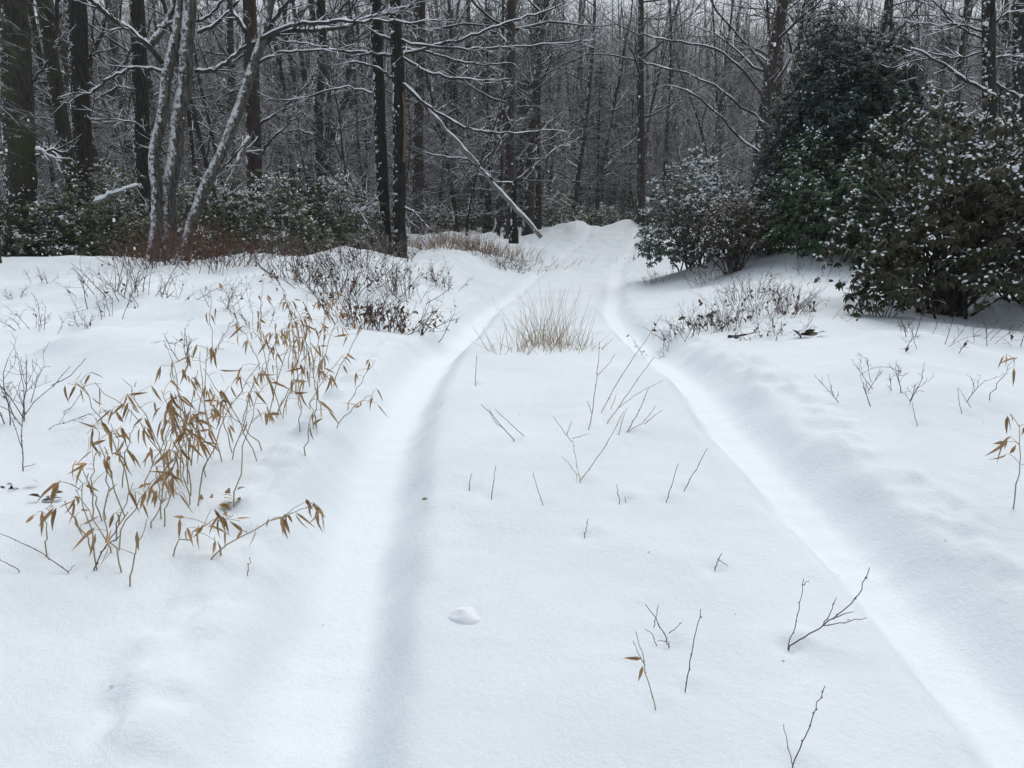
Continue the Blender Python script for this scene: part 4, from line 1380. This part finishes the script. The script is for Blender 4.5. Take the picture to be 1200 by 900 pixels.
# dead leaf clumps, the fallen stick, dark plants
def leaf_clump(label, px, py, n, spread, leaf, mat, seed, snow=True, name='leaf_clump'):
    b = hit(px, py)
    r = np.random.default_rng(seed)
    mb = MB()
    OO = r.normal(0, spread, (n, 3)) * np.array([1, .6, .35]) + np.array([0, 0, spread * .45])
    DD = unit(r.normal(0, 1, (n, 3)) * np.array([1, .7, .5]))
    LL = leaf * r.uniform(.7, 1.3, n)
    mb.scatter(LEAF_V, LEAF_T, LEAF_Q, frames(DD, r.normal(0, .6, (n, 3)) + [0, 0, 1]) * np.stack([LL, LL * .45, LL], -1)[:, :, None], OO)
    o = mb.build(name, mat)
    o.location = b
    tag(o, label, 'dead leaves')
    return o


leaf_clump('small clump of dark leaves nearest the left edge', 16, 572, 7, .028, .045, M['dead_dark'], 901)
leaf_clump('dark curled leaves lying on snow right of the other dark clump', 56, 588, 9, .035, .045, M['dead_dark'], 902)
leaf_clump('pile of tan bamboo leaves caught on the snow in front of the clump', 262, 594, 12, .045, .05, M['cane_leaf'], 903)
leaf_clump('small dark leaved plant right of the fallen dark stick', 950, 394, 12, .07, .10, M['rhodo'], 904)
leaf_clump('dark leaf tuft under the left side of the large rhododendron', 966, 330, 6, .07, .12, M['rhodo'], 905)
leaf_clump('little dark plant beside the track in the right brush', 822, 375, 9, .08, .10, M['rhodo'], 906)
leaf_clump('tiny pale leaf lying on the hump by the left track', 502, 584, 2, .008, .035, M['grass'], 907)
leaf_clump('tiny dark leaf fallen beside the right wheel track', 1034, 692, 1, .002, .022, M['twig'], 908)
leaf_clump('tiny dark speck of leaf in the left wheel track', 423, 617, 1, .002, .022, M['twig'], 909)

# a crumbled snow clod that rolled onto the hump, and fine litter dropped by the trees
mb = MB()
r = np.random.default_rng(77)
th, ph = np.meshgrid(np.linspace(0, np.pi, 13), np.linspace(0, 2 * np.pi, 21)[:-1], indexing='ij')
u = np.stack([np.sin(th) * np.cos(ph), np.sin(th) * np.sin(ph), np.cos(th)], -1)
k = 1 + .35 * fbm(u[..., 0] * 2 + u[..., 2], u[..., 1] * 2 + 3 * u[..., 2], 3, 3)
V = u * k[..., None] * np.array([.056, .054, .040])
ii = np.arange(13 * 20).reshape(13, 20)
mb.add(V.reshape(-1, 3), None, np.stack([ii[:-1], np.roll(ii[:-1], -1, 1), np.roll(ii[1:], -1, 1), ii[1:]], -1).reshape(-1, 4)[:, ::-1])
o = mb.build('snow_clod', M['snow'])
o.location = CLOD + np.array([0, 0, -.018])
tag(o, 'small round snow clod lying on the hump beside the left wheel track', 'snow clod')
mb = MB()
n = 70
y = 1.8 + 8 * r.uniform(0, 1, n) ** 1.2
x = r.uniform(-1, 1, n) * (y * .7)
O = np.stack([x, y, H(x, y) + .002], -1)
az = r.uniform(0, 6.28, n)
D = np.stack([np.cos(az), np.sin(az), r.normal(0, .15, n)], -1)
LL = r.uniform(.004, .016, n)
mb.scatter(LEAF_V, LEAF_T, LEAF_Q, frames(D, np.tile([0, 0, 1.0], (n, 1))) * np.stack([LL, LL * .35, LL], -1)[:, :, None], O)
tag(mb.build('bark_litter', M['twig']), 'tiny crumbs of bark and bud scales strewn on the snow', 'litter', None, 'stuff')

b = hit(872, 393)
mb = MB()
P = px_path([(853, 394), (865, 395), (880, 392), (891, 389)], b[1], 9, rng, .003)
mb.tubes(P, np.array([.012, .020, .024, .026, .025, .022, .018, .012, .006]), 8, cap=True)
o = mb.build('fallen_stick', M['dead_dark'], origin=b)
tag(o, 'short dark fallen stick lying on snow in front of the right brush', 'stick')

# the snow sinks a little round each stem and is heaped on its far side
co = np.empty(len(go.data.vertices) * 3, np.float32)
go.data.vertices.foreach_get('co', co)
co = co.reshape(-1, 3)
for b in BASES:
    k = np.nonzero((np.abs(co[:, 0] - b[0]) < .2) & (np.abs(co[:, 1] - b[1]) < .2))[0]
    q = co[k] - np.array(b, np.float32)
    d1 = (q[:, 0] ** 2 + q[:, 1] ** 2) / .035 ** 2
    d2 = ((q[:, 0] - .05) ** 2 + (q[:, 1] - .03) ** 2) / .05 ** 2
    co[k, 2] += -.014 * np.exp(-d1) + .009 * np.exp(-d2)
go.data.vertices.foreach_set('co', co.ravel())
go.data.update()

# ------------------------------------------------------------------ falling snow and the air
r = np.random.default_rng(999)
n = 900
y = r.uniform(2.2, 26, n)
x = r.uniform(-1, 1, n) * (y * .75 + .5)
z = r.uniform(-.3, 1, n) * (y * .30) + 1.3
ok = z > H(x, y) + .15
x, y, z = x[ok], y[ok], z[ok]
n = len(x)
mb = MB()
s = r.uniform(.0022, .0048, n)
mb.scatter(ICO_V, ICO_T, None, np.eye(3)[None] * s[:, None, None] * np.array([1, 1, 1.5])[None, :, None], np.stack([x, y, z], -1))
tag(mb.build('falling_snow', M['snow']), 'snowflakes falling through the air', 'snowflakes', None, 'stuff')

HAZE = 0.0011
m = bpy.data.materials.new('haze')
m.use_nodes = True
nt = m.node_tree
nt.nodes.clear()
out = nt.nodes.new('ShaderNodeOutputMaterial')
pv = nt.nodes.new('ShaderNodeVolumePrincipled')
pv.inputs['Color'].default_value = (.86, .92, .86, 1)
pv.inputs['Density'].default_value = HAZE
nt.links.new(pv.outputs[0], out.inputs['Volume'])
gz0 = float(GZ.min()) - 1.0
gz1 = 52.0
v = [(sx * 285, (-30 if sy < 0 else 290), gz0 if sz < 0 else gz1) for sx in (-1, 1) for sy in (-1, 1) for sz in (-1, 1)]
mb = MB()
mb.add(v, None, [(0, 1, 3, 2), (4, 6, 7, 5), (0, 4, 5, 1), (2, 3, 7, 6), (0, 2, 6, 4), (1, 5, 7, 3)])
tag(mb.build('haze', m, smooth=False), 'thin snowy haze in the air', None, None, 'stuff')
